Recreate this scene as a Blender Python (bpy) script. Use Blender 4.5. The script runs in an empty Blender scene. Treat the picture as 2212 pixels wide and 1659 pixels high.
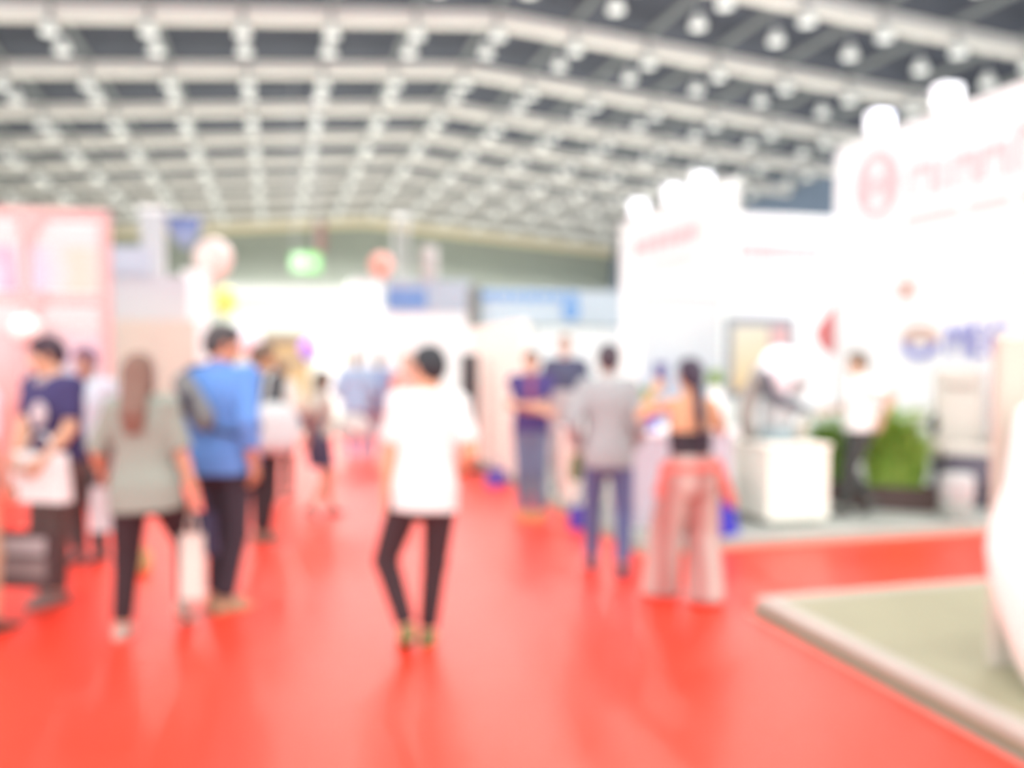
import bpy, bmesh, math, random
import numpy as np
from mathutils import Vector, Matrix
random.seed(7)
PI = math.pi
SC = bpy.context.scene
COL = SC.collection

# ------------------------------------------------------------------ camera
# hall axes: +Y runs down the aisle, +X to the right, camera stands at the origin
cam_data = bpy.data.cameras.new('camera')
cam_data.sensor_width = 36.0
cam_data.lens = 36.0 * 1888.4 / 2212
cam_data.clip_start = 0.02
cam_data.clip_end = 300
cam_data.dof.use_dof = True               # the photograph is taken with the lens focused very close
cam_data.dof.focus_distance = 0.30
cam_data.dof.aperture_fstop = cam_data.lens / (1000 * 0.30 * 40.0 / 1888.4)
camera = bpy.data.objects.new('camera', cam_data)
COL.objects.link(camera)
camera.location = (0, 0, 1.65)
camera.rotation_euler = (PI / 2 - 0.0339, 0, -0.2641)
SC.camera = camera

# ------------------------------------------------------------------ light and exposure
SC.view_settings.view_transform = 'Standard'
SC.view_settings.look = 'None'
SC.view_settings.gamma = 1.0
SC.view_settings.use_curve_mapping = False
SC.view_settings.exposure = 0.55
try:
    SC.cycles.use_denoising = True
    SC.cycles.use_adaptive_sampling = True
    SC.cycles.adaptive_threshold = 0.15
    SC.cycles.max_bounces = 5
    SC.cycles.diffuse_bounces = 3
    SC.cycles.sample_clamp_indirect = 6.0
except Exception:
    pass
world = bpy.data.worlds.new('world_fill')
SC.world = world
world.use_nodes = True
bg = world.node_tree.nodes['Background']
bg.inputs[0].default_value = (0.94, 0.99, 1.0, 1)
bg.inputs[1].default_value = 2.5          # added even fill light; unseen hall sides are left open for it
LAMP_W = 400.0                            # each high-bay lamp
UP_W = 300.0                               # each booth flood lamp

# ------------------------------------------------------------------ materials
KEY = 1.75
def lin(v):
    v /= 255.0
    return v / 12.92 if v <= 0.04045 else ((v + 0.055) / 1.055) ** 2.4
def rgb(r, g, b, k=KEY):
    return tuple(min(0.9, lin(c) / k) for c in (r, g, b))
MATS = {}
def mat(name, color, rough=0.7, spec=0.3, emit=0.0, noise=0.06, scale=14.0, metal=0.0, bump=0.0, sheen=0.0):
    if name in MATS:
        return MATS[name]
    m = bpy.data.materials.new(name)
    m.use_nodes = True
    nt = m.node_tree
    b = nt.nodes['Principled BSDF']
    b.inputs['Roughness'].default_value = rough
    b.inputs['Metallic'].default_value = metal
    b.inputs['Specular IOR Level'].default_value = spec
    if sheen:
        b.inputs['Sheen Weight'].default_value = sheen
        b.inputs['Sheen Roughness'].default_value = 0.3
    tc = nt.nodes.new('ShaderNodeTexCoord')
    nz = nt.nodes.new('ShaderNodeTexNoise')
    nz.inputs['Scale'].default_value = scale
    nz.inputs['Detail'].default_value = 3
    nt.links.new(tc.outputs['Object'], nz.inputs['Vector'])
    mx = nt.nodes.new('ShaderNodeMixRGB')
    mx.inputs[1].default_value = (*[max(0, c * (1 - noise)) for c in color], 1)
    mx.inputs[2].default_value = (*[min(1, c * (1 + noise)) for c in color], 1)
    nt.links.new(nz.outputs['Fac'], mx.inputs[0])
    nt.links.new(mx.outputs[0], b.inputs['Base Color'])
    if bump:
        bp = nt.nodes.new('ShaderNodeBump')
        bp.inputs['Strength'].default_value = bump
        bp.inputs['Distance'].default_value = 0.01
        nt.links.new(nz.outputs['Fac'], bp.inputs['Height'])
        nt.links.new(bp.outputs[0], b.inputs['Normal'])
    if emit:
        b.inputs['Emission Color'].default_value = (*color, 1)
        b.inputs['Emission Strength'].default_value = emit
    MATS[name] = m
    return m
def cloth(name, c, **k):
    return mat(name, rgb(*c), rough=0.9, spec=0.15, noise=0.10, scale=30, bump=0.15, **k)
def paint(name, c, rough=0.5, spec=0.3, **k):
    return mat(name, rgb(*c), rough=rough, spec=spec, noise=0.02, scale=5, **k)

# artwork: a panel with soft vertical bands of its own ink colours (object space, generic)
def artwork(name, stops, axis=2, lo=0.0, hi=1.0, wob=0.5, scale=1.2, emit=0.0):
    m = bpy.data.materials.new(name)
    m.use_nodes = True
    nt = m.node_tree
    b = nt.nodes['Principled BSDF']
    b.inputs['Roughness'].default_value = 0.6
    tc = nt.nodes.new('ShaderNodeTexCoord')
    sep = nt.nodes.new('ShaderNodeSeparateXYZ')
    nt.links.new(tc.outputs['Object'], sep.inputs[0])
    mr = nt.nodes.new('ShaderNodeMapRange')
    mr.inputs['From Min'].default_value = lo
    mr.inputs['From Max'].default_value = hi
    nt.links.new(sep.outputs[axis], mr.inputs['Value'])
    nz = nt.nodes.new('ShaderNodeTexNoise')
    nz.inputs['Scale'].default_value = scale
    nt.links.new(tc.outputs['Object'], nz.inputs['Vector'])
    ad = nt.nodes.new('ShaderNodeMath'); ad.operation = 'MULTIPLY_ADD'
    ad.inputs[1].default_value = wob
    nt.links.new(nz.outputs['Fac'], ad.inputs[0])
    sb = nt.nodes.new('ShaderNodeMath'); sb.operation = 'SUBTRACT'
    sb.inputs[1].default_value = wob * 0.5
    nt.links.new(mr.outputs[0], sb.inputs[0])
    nt.links.new(sb.outputs[0], ad.inputs[2])
    cr = nt.nodes.new('ShaderNodeValToRGB')
    els = cr.color_ramp.elements
    while len(els) < len(stops):
        els.new(0.5)
    for e, (p, c) in zip(els, stops):
        e.position = p
        e.color = (*rgb(*c), 1)
    nt.links.new(ad.outputs[0], cr.inputs[0])
    nt.links.new(cr.outputs[0], b.inputs['Base Color'])
    if emit:
        nt.links.new(cr.outputs[0], b.inputs['Emission Color'])
        b.inputs['Emission Strength'].default_value = emit
    return m

# ------------------------------------------------------------------ object helpers
def tag(o, label=None, cat=None, group=None, kind=None):
    if label: o['label'] = label
    if cat: o['category'] = cat
    if group: o['group'] = group
    if kind: o['kind'] = kind
    return o
def thing(name, label, cat, loc=(0, 0, 0), rz=0.0, group=None):
    o = bpy.data.objects.new(name, None)
    COL.objects.link(o)
    o.empty_display_size = 0.1
    o.location = loc
    o.rotation_euler = (0, 0, rz)
    return tag(o, label, cat, group)
def copy_tree(o, parent=None):
    c = o.copy(); COL.objects.link(c)
    if parent: c.parent = parent
    for ch in list(o.children):
        copy_tree(ch, c)
    return c

class MB:
    """collects simple solids and links them as one mesh object"""
    def __init__(self):
        self.v = []; self.f = []; self.m = []; self.mi = 0
    def add(self, vs, fs):
        n = len(self.v)
        self.v += [tuple(p) for p in vs]
        self.f += [tuple(i + n for i in q) for q in fs]
        self.m += [self.mi] * len(fs)
        return self
    def box(self, x0, x1, y0, y1, z0, z1, bev=0.0):
        if bev > 0:
            bm = bmesh.new()
            bmesh.ops.create_cube(bm, size=1)
            for q in bm.verts:
                q.co = Vector(((x0 + x1) / 2 + q.co.x * (x1 - x0), (y0 + y1) / 2 + q.co.y * (y1 - y0), (z0 + z1) / 2 + q.co.z * (z1 - z0)))
            bmesh.ops.bevel(bm, geom=bm.edges[:], offset=bev, segments=2, affect='EDGES', profile=0.5)
            bm.verts.index_update()
            self.add([q.co[:] for q in bm.verts], [[q.index for q in f.verts] for f in bm.faces])
            bm.free()
            return self
        vs = [(x, y, z) for z in (z0, z1) for y in (y0, y1) for x in (x0, x1)]
        return self.add(vs, [(0, 2, 3, 1), (4, 5, 7, 6), (0, 1, 5, 4), (1, 3, 7, 5), (3, 2, 6, 7), (2, 0, 4, 6)])
    def prism(self, pts, axis, a, b):
        """closed outline in a plane, extruded from a to b along axis 0/1/2"""
        def mk(p, t):
            return [(t, p[0], p[1]), (p[0], t, p[1]), (p[0], p[1], t)][axis]
        n = len(pts)
        vs = [mk(p, a) for p in pts] + [mk(p, b) for p in pts]
        fs = [tuple(range(n)), tuple(range(2 * n - 1, n - 1, -1))]
        fs += [(i, i + n, (i + 1) % n + n, (i + 1) % n) for i in range(n)]
        return self.add(vs, fs)
    def lathe(self, prof, c=(0, 0, 0), n=24, flat=1.0):
        vs = []; fs = []
        for r, z in prof:
            for i in range(n):
                a = 2 * PI * i / n
                vs.append((c[0] + r * math.cos(a), c[1] + r * math.sin(a) * flat, c[2] + z))
        for k in range(len(prof) - 1):
            for i in range(n):
                j = (i + 1) % n
                fs.append((k * n + i, k * n + j, (k + 1) * n + j, (k + 1) * n + i))
        fs.append(tuple(range(n - 1, -1, -1)))
        fs.append(tuple(range((len(prof) - 1) * n, len(prof) * n)))
        return self.add(vs, fs)
    def tube(self, pts, r, n=10):
        pts = [Vector(p) for p in pts]
        rs = r if isinstance(r, (list, tuple)) else [r] * len(pts)
        vs = []; fs = []
        up = Vector((0, 0, 1))
        for i, p in enumerate(pts):
            d = (pts[min(i + 1, len(pts) - 1)] - pts[max(i - 1, 0)]).normalized()
            u = d.cross(up if abs(d.z) < 0.95 else Vector((0, 1, 0))).normalized()
            w = d.cross(u)
            for k in range(n):
                a = 2 * PI * k / n
                vs.append(p + u * (rs[i] * math.cos(a)) + w * (rs[i] * math.sin(a)))
        for i in range(len(pts) - 1):
            for k in range(n):
                j = (k + 1) % n
                fs.append((i * n + k, i * n + j, (i + 1) * n + j, (i + 1) * n + k))
        fs.append(tuple(range(n - 1, -1, -1)))
        fs.append(tuple(range((len(pts) - 1) * n, len(pts) * n)))
        return self.add(vs, fs)
    def ball(self, c, r, n=20, sx=1, sy=1, sz=1):
        prof = [(r * math.sin(PI * k / n) + 1e-4, -r * math.cos(PI * k / n) * sz) for k in range(n + 1)]
        return self.lathe([(p[0] * sx, p[1]) for p in prof], c, n * 2, sy / sx)
    def build(self, name, mats, parent=None, smooth=False, loc=None):
        me = bpy.data.meshes.new(name)
        me.from_pydata(self.v, [], self.f)
        mats = mats if isinstance(mats, (list, tuple)) else [mats]
        for m in mats: me.materials.append(m)
        if len(mats) > 1: me.polygons.foreach_set('material_index', self.m)
        bm = bmesh.new(); bm.from_mesh(me)
        bmesh.ops.recalc_face_normals(bm, faces=bm.faces[:])
        bm.to_mesh(me); bm.free()
        if smooth: me.polygons.foreach_set('use_smooth', [True] * len(me.polygons))
        me.update()
        o = bpy.data.objects.new(name, me)
        COL.objects.link(o)
        if parent: o.parent = parent
        if loc: o.location = loc
        return o
def lettering(text, size, m, parent, loc, rot, depth=0.01, name='lettering', sx=1.0):
    cu = bpy.data.curves.new(name, 'FONT')
    cu.body = text; cu.size = size; cu.extrude = depth
    t = bpy.data.objects.new(name + '_outline', cu)
    COL.objects.link(t)
    bpy.context.view_layer.update()
    me = bpy.data.meshes.new_from_object(t.evaluated_get(bpy.context.evaluated_depsgraph_get()))
    bpy.data.objects.remove(t)
    me.materials.clear(); me.materials.append(m)
    o = bpy.data.objects.new(name, me)
    COL.objects.link(o)
    o.parent = parent; o.location = loc; o.rotation_euler = rot; o.scale = (sx, 1, 1)
    return o

# ------------------------------------------------------------------ organic surfaces (signed distance field -> surface nets)
def vec(*a): return np.array(a, float)
def unit(a):
    n = np.linalg.norm(a)
    return a / n if n > 1e-9 else a
def cone(a, b, ra, rb, w=None, q=1.0, e=1.0, k=0.02, clip=(), op='u'):
    return dict(t='c', a=np.array(a, float), b=np.array(b, float), ra=ra, rb=rb, w=w, q=q, e=e, k=k, clip=clip, op=op)
def ell(c, r, R=None, k=0.02, clip=(), op='u'):
    return dict(t='e', c=np.array(c, float), r=np.array(r, float), R=np.eye(3) if R is None else R, k=k, clip=clip, op=op)
def loft(P0, R, s, rings, zlo, zhi, k=0.02, clip=()):
    """upright body section: rings of (height, half width, half depth, centre y) in the frame P0 + R*(p*s)"""
    z = np.linspace(rings[0][0], rings[-1][0], 60); rr = np.array(rings)
    t = np.stack([np.interp(z, rr[:, 0], rr[:, i]) for i in (1, 2, 3)], 1)
    for _ in range(14):                                   # round off the corners between the rings
        t[1:-1] = .25 * t[:-2] + .5 * t[1:-1] + .25 * t[2:]
    w = float(max(rr[:, 1].max(), rr[:, 2].max())) * s * 1.6
    a = P0 + R @ (np.array([0, 0, zlo]) * s); b = P0 + R @ (np.array([0, 0, zhi]) * s)
    return dict(t='l', P0=P0, R=R, s=s, z=z, tab=t, zlo=zlo, zhi=zhi, lo=np.minimum(a, b) - w, hi=np.maximum(a, b) + w, k=k, clip=clip, op='u')
def sdf_mesh(prims, vox, cuts=()):
    los, his = [], []
    for p in prims:
        if p['t'] == 'c':
            R = max(p['ra'], p['rb']) * max(1, p['q'])
            p['lo'] = np.minimum(p['a'], p['b']) - R; p['hi'] = np.maximum(p['a'], p['b']) + R
        elif p['t'] == 'e':
            R = p['r'].max(); p['lo'] = p['c'] - R; p['hi'] = p['c'] + R
        if p['op'] == 'u':
            los.append(p['lo']); his.append(p['hi'])
    lo = np.min(los, 0) - 3 * vox; hi = np.max(his, 0) + 3 * vox
    n = np.ceil((hi - lo) / vox).astype(int) + 1
    Fd = np.full(n, 9.0, np.float32)
    ax = [lo[i] + vox * np.arange(n[i]) for i in range(3)]
    for p in prims:
        mg = p['k'] + 4 * vox
        i0 = np.maximum(0, np.floor((p['lo'] - mg - lo) / vox).astype(int)); i1 = np.minimum(n, np.ceil((p['hi'] + mg - lo) / vox).astype(int) + 1)
        if (i1 <= i0).any(): continue
        X, Y, Z = np.meshgrid(*[ax[i][i0[i]:i1[i]].astype(np.float32) for i in range(3)], indexing='ij')
        if p['t'] == 'c':
            d = p['b'] - p['a']; L = np.linalg.norm(d) + 1e-9; u = d / L
            rx, ry, rz = X - p['a'][0], Y - p['a'][1], Z - p['a'][2]
            tl = rx * u[0] + ry * u[1] + rz * u[2]
            t = np.clip(tl / L, 0, 1)
            rx = rx - t * d[0]; ry = ry - t * d[1]; rz = rz - t * d[2]
            if p['e'] != 1.0:
                axl = tl - t * L
                sc = axl * (1 / p['e'] - 1)
                rx = rx + sc * u[0]; ry = ry + sc * u[1]; rz = rz + sc * u[2]
            if p['w'] is not None and p['q'] != 1.0:
                dd = unit(np.cross(u, p['w']))
                rd = rx * dd[0] + ry * dd[1] + rz * dd[2]
                sc = rd * (1 / p['q'] - 1)
                rx = rx + sc * dd[0]; ry = ry + sc * dd[1]; rz = rz + sc * dd[2]
            D = np.sqrt(rx * rx + ry * ry + rz * rz) - (p['ra'] + (p['rb'] - p['ra']) * t)
        elif p['t'] == 'l':
            P = np.stack([X - p['P0'][0], Y - p['P0'][1], Z - p['P0'][2]], -1) @ p['R'].astype(np.float32) / np.float32(p['s'])
            zz = P[..., 2]
            w, d, yc = [np.interp(zz, p['z'], p['tab'][:, i]).astype(np.float32) for i in range(3)]
            x = P[..., 0]; y = P[..., 1] - yc
            D = (((np.abs(x) / w) ** 2.3 + (np.abs(y) / d) ** 2.3) ** (1 / 2.3) - 1) * np.minimum(w, d)
            D = np.maximum(D, np.maximum(p['zlo'] - zz, zz - p['zhi'])) * np.float32(p['s'])
        else:
            P = np.stack([X - p['c'][0], Y - p['c'][1], Z - p['c'][2]], -1) @ p['R'].astype(np.float32)
            Pn = P / p['r'].astype(np.float32)
            k0 = np.sqrt((Pn ** 2).sum(-1)); k1 = np.sqrt(((P / (p['r'] ** 2).astype(np.float32)) ** 2).sum(-1)) + 1e-6
            D = k0 * (k0 - 1) / k1
            D = np.where(k0 < 0.05, -p['r'].min(), D)
        for cp, cn in p['clip']:
            D = np.maximum(D, (X - cp[0]) * cn[0] + (Y - cp[1]) * cn[1] + (Z - cp[2]) * cn[2])
        S = Fd[i0[0]:i1[0], i0[1]:i1[1], i0[2]:i1[2]]
        k = p['k']
        if p['op'] == 's':
            Fd[i0[0]:i1[0], i0[1]:i1[1], i0[2]:i1[2]] = np.maximum(S, -D)
        else:
            h = np.maximum(k - np.abs(S - D), 0) / k
            Fd[i0[0]:i1[0], i0[1]:i1[1], i0[2]:i1[2]] = np.minimum(S, D) - h * h * k * 0.25
    for cp, cn in cuts:
        X, Y, Z = np.meshgrid(*ax, indexing='ij', sparse=True)
        Fd = np.maximum(Fd, ((X - cp[0]) * cn[0] + (Y - cp[1]) * cn[1] + (Z - cp[2]) * cn[2]).astype(np.float32))
    # surface nets
    S = Fd < 0
    c = np.zeros(n - 1, np.int8)
    for dx in (0, 1):
        for dy in (0, 1):
            for dz in (0, 1):
                c += S[dx:n[0] - 1 + dx, dy:n[1] - 1 + dy, dz:n[2] - 1 + dz]
    act = np.argwhere((c > 0) & (c < 8))
    ids = np.full(n - 1, -1, np.int32)
    ids[act[:, 0], act[:, 1], act[:, 2]] = np.arange(len(act))
    acc = np.zeros((len(act), 3)); cnt = np.zeros(len(act))
    cr = [(dx, dy, dz) for dx in (0, 1) for dy in (0, 1) for dz in (0, 1)]
    for A in cr:
        for axn in range(3):
            if A[axn]: continue
            B = list(A); B[axn] = 1
            va = Fd[act[:, 0] + A[0], act[:, 1] + A[1], act[:, 2] + A[2]]
            vb = Fd[act[:, 0] + B[0], act[:, 1] + B[1], act[:, 2] + B[2]]
            x = (va < 0) != (vb < 0)
            t = np.where(x, va / np.where(x, va - vb, 1), 0)
            pt = np.tile(np.array(A, float), (len(act), 1)); pt[:, axn] += t
            acc[x] += pt[x]; cnt[x] += 1
    verts = lo + vox * (act + acc / cnt[:, None])
    faces = []
    for axn in range(3):
        sl0 = [slice(None)] * 3; sl1 = [slice(None)] * 3
        sl0[axn] = slice(0, -1); sl1[axn] = slice(1, None)
        a = S[tuple(sl0)]; b = S[tuple(sl1)]
        e = np.argwhere(a != b)
        o1, o2 = [(1, 2), (2, 0), (0, 1)][axn]
        e = e[(e[:, o1] > 0) & (e[:, o2] > 0) & (e[:, o1] < n[o1] - 1) & (e[:, o2] < n[o2] - 1)]
        def cid(d1, d2):
            q = e.copy(); q[:, o1] -= d1; q[:, o2] -= d2
            return ids[q[:, 0], q[:, 1], q[:, 2]]
        Q = np.stack([cid(1, 1), cid(0, 1), cid(0, 0), cid(1, 0)], 1)
        inside = a[e[:, 0], e[:, 1], e[:, 2]]
        Q[~inside] = Q[~inside][:, ::-1]
        faces.append(Q)
    return verts, np.concatenate(faces)
def sdf_obj(name, prims, vox, m, parent, cuts=()):
    v, f = sdf_mesh(prims, vox, cuts)
    me = bpy.data.meshes.new(name)
    me.vertices.add(len(v)); me.vertices.foreach_set('co', v.astype(np.float32).ravel())
    me.loops.add(f.size); me.loops.foreach_set('vertex_index', f.astype(np.int32).ravel())
    me.polygons.add(len(f)); me.polygons.foreach_set('loop_start', np.arange(0, f.size, 4, dtype=np.int32))
    me.polygons.foreach_set('use_smooth', np.ones(len(f), bool))
    me.materials.append(m)
    me.update(calc_edges=True); me.validate()
    o = bpy.data.objects.new(name, me)
    COL.objects.link(o)
    if parent: o.parent = parent
    return o

# ------------------------------------------------------------------ people
def rot(axis, a):
    c, s = math.cos(a), math.sin(a)
    return np.array({'x': [[1, 0, 0], [0, c, -s], [0, s, c]], 'y': [[c, 0, s], [0, 1, 0], [-s, 0, c]], 'z': [[c, -s, 0], [s, c, 0], [0, 0, 1]]}[axis], float)
D2 = math.radians
def ik(a, b, l1, l2, pole):
    d = b - a; L = np.linalg.norm(d)
    if L > (l1 + l2) * 0.998:
        b = a + d / L * (l1 + l2) * 0.998; d = b - a; L = np.linalg.norm(d)
    x = (l1 * l1 - l2 * l2 + L * L) / (2 * L)
    h = math.sqrt(max(0, l1 * l1 - x * x))
    u = d / L
    p = unit(pole - u * (pole @ u))
    return a + u * x + p * h, b
SKIN = {}
def skin(c): return mat('skin_%d_%d_%d' % c, rgb(*c), rough=0.55, spec=0.35, noise=0.05, scale=9)
HAIRM = lambda c: mat('hair_%d_%d_%d' % c, rgb(*c), rough=0.5, spec=0.3, noise=0.35, scale=60, bump=0.3)

def hand(prims, w, f, nrm, s, left, curl=0.5, S=1.0):
    """palm, four fingers of unequal length and a thumb"""
    f = unit(f); nrm = unit(nrm - f * (nrm @ f))
    t = np.cross(nrm, f) if left else np.cross(f, nrm)      # towards the thumb
    prims.append(cone(w + f * .012 * S, w + f * .078 * S, .030 * S, .041 * S, w=t, q=.40, e=.5, k=.015))
    for off, ln in ((.034, .071), (.0115, .080), (-.0115, .074), (-.034, .058)):
        b = w + f * (.086 - abs(off) * .2) * S + t * off * S
        fan = t * off * 1.6
        d1 = unit(f * math.cos(curl * .7) + nrm * math.sin(curl * .7) + fan)
        d2 = unit(f * math.cos(curl * 1.6) + nrm * math.sin(curl * 1.6) + fan)
        m1 = b + d1 * ln * .52 * S
        prims.append(cone(b, m1, .0096 * S, .0088 * S, k=.004))
        prims.append(cone(m1, m1 + d2 * ln * .5 * S, .0088 * S, .0072 * S, k=.004))
    b = w + f * .026 * S + t * .026 * S
    d1 = unit(f * .62 + t * .72 + nrm * .3); d2 = unit(f * .86 + t * .3 + nrm * .45)
    prims.append(cone(b, b + d1 * .038 * S, .0135 * S, .0105 * S, k=.008))
    prims.append(cone(b + d1 * .038 * S, b + d1 * .038 * S + d2 * .03 * S, .0105 * S, .0085 * S, k=.004))

class Fig: pass
def make_person(label, pos, th, H, feet, hands, sex='m', lean=(0, 0), head=(0, 0), hairk='short', hair=(40, 34, 36), skn=(240, 185, 150),
                shirt=None, pants=None, shoes=(60, 50, 50), vox=.007, z0=0.0, drop=0.0, curl=(.5, .5), poles=None, kpoles=None, group=None, build=1.0, palms=(None, None), eyes=True, hipx=0.0):
    G = Fig(); s = H / 1.72
    root = thing('person', label, 'person', (pos[0], pos[1], z0), D2(th), group)
    G.root = root
    male = sex == 'm'
    # feet
    soles = []; ank = []; footR = []
    for i, (fx, fy, fyaw, phi) in enumerate(feet):
        Rf = rot('z', D2(fyaw)); ph = D2(phi)
        base = np.array([fx, fy, 0.0])
        if phi >= 0:
            piv = base + Rf @ np.array([0, .125 * s, 0])
            Rp = Rf @ rot('x', -ph); a = piv + Rp @ np.array([0, -.125 * s, .088 * s])
        else:
            piv = base + Rf @ np.array([0, -.05 * s, 0])
            Rp = Rf @ rot('x', -ph); a = piv + Rp @ np.array([0, .05 * s, .088 * s])
        ank.append(a); footR.append(Rp)
    lt, ls = .415 * s, .402 * s
    hipw = (.090 if male else .094) * s
    zp = .905 * s - drop
    for i, sx in enumerate((-1, 1)):
        h = np.array([sx * hipw + hipx, 0, zp]); d = ank[i] - h
        hor2 = d[0] ** 2 + d[1] ** 2
        zmax = ank[i][2] + math.sqrt(max(.01, ((lt + ls) * .996) ** 2 - hor2))
        zp = min(zp, zmax)
    Rt = rot('x', -D2(lean[0])) @ rot('y', D2(lean[1]))
    P0 = np.array([hipx, 0, zp])
    def T(x, y, z):                      # torso frame, z measured on the standing figure
        return P0 + Rt @ (np.array([x, y, z - .905]) * s)
    G.T = T
    hip = [np.array([sx * hipw + hipx, 0, zp]) for sx in (-1, 1)]
    knee = []
    for i in (0, 1):
        kp = np.array([0, 1.0, 0]) if not kpoles or kpoles[i] is None else np.array(kpoles[i], float)
        if not kpoles or kpoles[i] is None: kp = footR[i][:, 1] * [1, 1, 0] + [(-1, 1)[i] * .12, 0, 0]
        kn, an = ik(hip[i], ank[i], lt, ls, kp)
        knee.append(kn)
    shw = (.178 if male else .158) * build
    sh = [T(sx * shw, -.005, 1.412) for sx in (-1, 1)]
    la, lf = .285 * s, .255 * s
    elb, wri = [], []
    for i, sx in enumerate((-1, 1)):
        tgt = np.array(hands[i], float)
        pole = np.array([sx * .45, -1, -.2]) if not poles or poles[i] is None else np.array(poles[i], float)
        e, w = ik(sh[i], tgt, la, lf, pole)
        elb.append(e); wri.append(w)
    G.wrist, G.elbow, G.shoulder, G.knee, G.ankle = wri, elb, sh, knee, ank
    WX = Rt @ np.array([1., 0, 0])
    # torso rings: z, half width, half depth, y
    if male:
        rings = [(.855, .150, .108, 0), (.95, .162, .115, -.005), (1.06, .148, .104, 0), (1.18, .156, .108, .004), (1.31, .176, .118, 0), (1.40, .150, .092, -.008)]
    else:
        rings = [(.855, .150, .112, -.004), (.93, .166, .118, -.008), (1.07, .126, .092, 0), (1.18, .136, .100, .004), (1.31, .152, .112, 0), (1.40, .128, .084, -.006)]
    rings = [(z, w * build, d * build, y) for z, w, d, y in rings]
    def torso(off, zlo, zhi, flare=0.0, k=.03, clip=(), taper=1.0):
        rr = []
        for z, w, d, y in rings:
            e = off + flare * max(0, 1.2 - z)
            rr.append((z, w + e, d + e * 1.1, y))
        rr.insert(0, (.70, (rr[0][1] + flare * .155) * taper, (rr[0][2] + flare * .155) * taper, rr[0][3]))
        rr.append((1.45, rr[-1][1] * .62, rr[-1][2] * .8, -.01))
        return [loft(P0 - Rt @ np.array([0, 0, .905 * s]), Rt, s, rr, zlo, min(zhi, 1.45), k * s, clip)]
    # head frame
    Rh = Rt @ rot('z', D2(head[0])) @ rot('x', -D2(head[1]))
    NB = T(0, -.012, 1.47)
    def Hd(x, y, z):                     # head frame, origin at base of skull 1.53
        return T(0, .0, 1.525) + Rh @ (np.array([x, y, z]) * s)
    G.Hd = Hd; G.Rh = Rh
    b = torso(-.004, .84, 1.5)
    b.append(cone(T(-.135 * build, -.01, 1.408), T(.135 * build, -.01, 1.408), .048 * s, .048 * s, k=.03 * s))
    b.append(cone(T(0, -.02, 1.40), Hd(0, -.012, .03), .070 * s, (.056 if male else .049) * s, k=.035 * s))
    if not male:
        for sx in (-1, 1): b.append(ell(T(sx * .07, .085, 1.27), np.array([.062, .05, .06]) * s, k=.04 * s))
    for i, sx in enumerate((-1, 1)):
        ra = .052 if male else .043
        b.append(cone(sh[i], elb[i], ra * (.84 if shirt and shirt.get('top', 1.6) > 1.5 else .95) * s, ra * .78 * s, k=.025 * s))
        b.append(cone(elb[i], elb[i] + (wri[i] - elb[i]) * .35, ra * .78 * s, ra * .80 * s, k=.02 * s))
        b.append(cone(elb[i] + (wri[i] - elb[i]) * .35, wri[i], ra * .80 * s, ra * .54 * s, k=.02 * s))
        fdir = unit(wri[i] - elb[i])
        nr = np.array([-sx, 0, 0.0]) if palms[i] is None else np.array(palms[i], float)
        hand(b, wri[i], fdir, nr, s, i == 0, curl[i], s)
        lg = .84 if pants and pants.get('kind') != 'skirt' else 1.0
        rt = (.088 if male else .086) * lg
        b.append(cone(hip[i], knee[i], rt * s, .056 * lg * s, k=.03 * s))
        kc = knee[i] + (ank[i] - knee[i]) * .33
        b.append(cone(knee[i], kc, .055 * lg * s, .056 * lg * s, k=.02 * s))
        b.append(cone(kc, ank[i], .056 * lg * s, .036 * s, k=.02 * s))
        Rp = footR[i]
        b.append(cone(ank[i] + Rp @ (vec(0, -.035, -.052) * s), ank[i] + Rp @ (vec(0, .11, -.062) * s), .033 * s, .034 * s, w=Rp[:, 0], q=.6, k=.02 * s))
        b.append(cone(ank[i] + Rp @ (vec(0, .10, -.066) * s), ank[i] + Rp @ (vec(0, .165, -.068) * s), .034 * s, .024 * s, w=Rp[:, 0], q=.55, k=.01 * s))
    # head with face
    b.append(ell(Hd(0, -.008, .105), np.array([.074, .094, .092]) * s, Rh, k=.02 * s))
    b.append(ell(Hd(0, .028, .045), np.array([.056, .062, .066]) * s, Rh, k=.03 * s))
    b.append(ell(Hd(0, .074, .002), np.array([.024, .020, .018]) * s, Rh, k=.02 * s))
    b.append(cone(Hd(0, .084, .098), Hd(0, .106, .062), .009 * s, .013 * s, k=.008 * s))
    b.append(cone(Hd(-.014, .094, .056), Hd(.014, .094, .056), .0085 * s, .0085 * s, k=.008 * s))
    b.append(cone(Hd(-.045, .074, .108), Hd(.045, .074, .108), .010 * s, .010 * s, k=.012 * s))
    b.append(ell(Hd(0, .086, .030), np.array([.024, .010, .009]) * s, Rh, k=.006 * s))
    b.append(ell(Hd(0, .084, .021), np.array([.019, .010, .008]) * s, Rh, k=.006 * s))
    for sx in (-1, 1):
        b.append(ell(Hd(sx * .033, .088, .088), np.array([.014, .010, .009]) * s, Rh, op='s'))
        b.append(ell(Hd(sx * .075, -.006, .078), np.array([.010, .020, .031]) * s, Rh, k=.006 * s))
        b.append(ell(Hd(sx * .045, .062, .062), np.array([.020, .018, .018]) * s, Rh, k=.02 * s))
    body = sdf_obj('body', b, vox, skin(skn), root)
    if eyes:
        em = mat('eye_white', (.8, .8, .8), rough=.2); ei = mat('eye_dark', (.02, .015, .012), rough=.2)
        for sx in (-1, 1):
            m = MB(); c = Hd(sx * .033, .0745, .088)
            m.ball(c, .0110 * s, 8); m.mi = 1; m.ball(Hd(sx * .033, .0795, .088), .0072 * s, 6)
            m.build('eye', [em, ei], root, True)
    # hair
    hm = HAIRM(hair)
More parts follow.
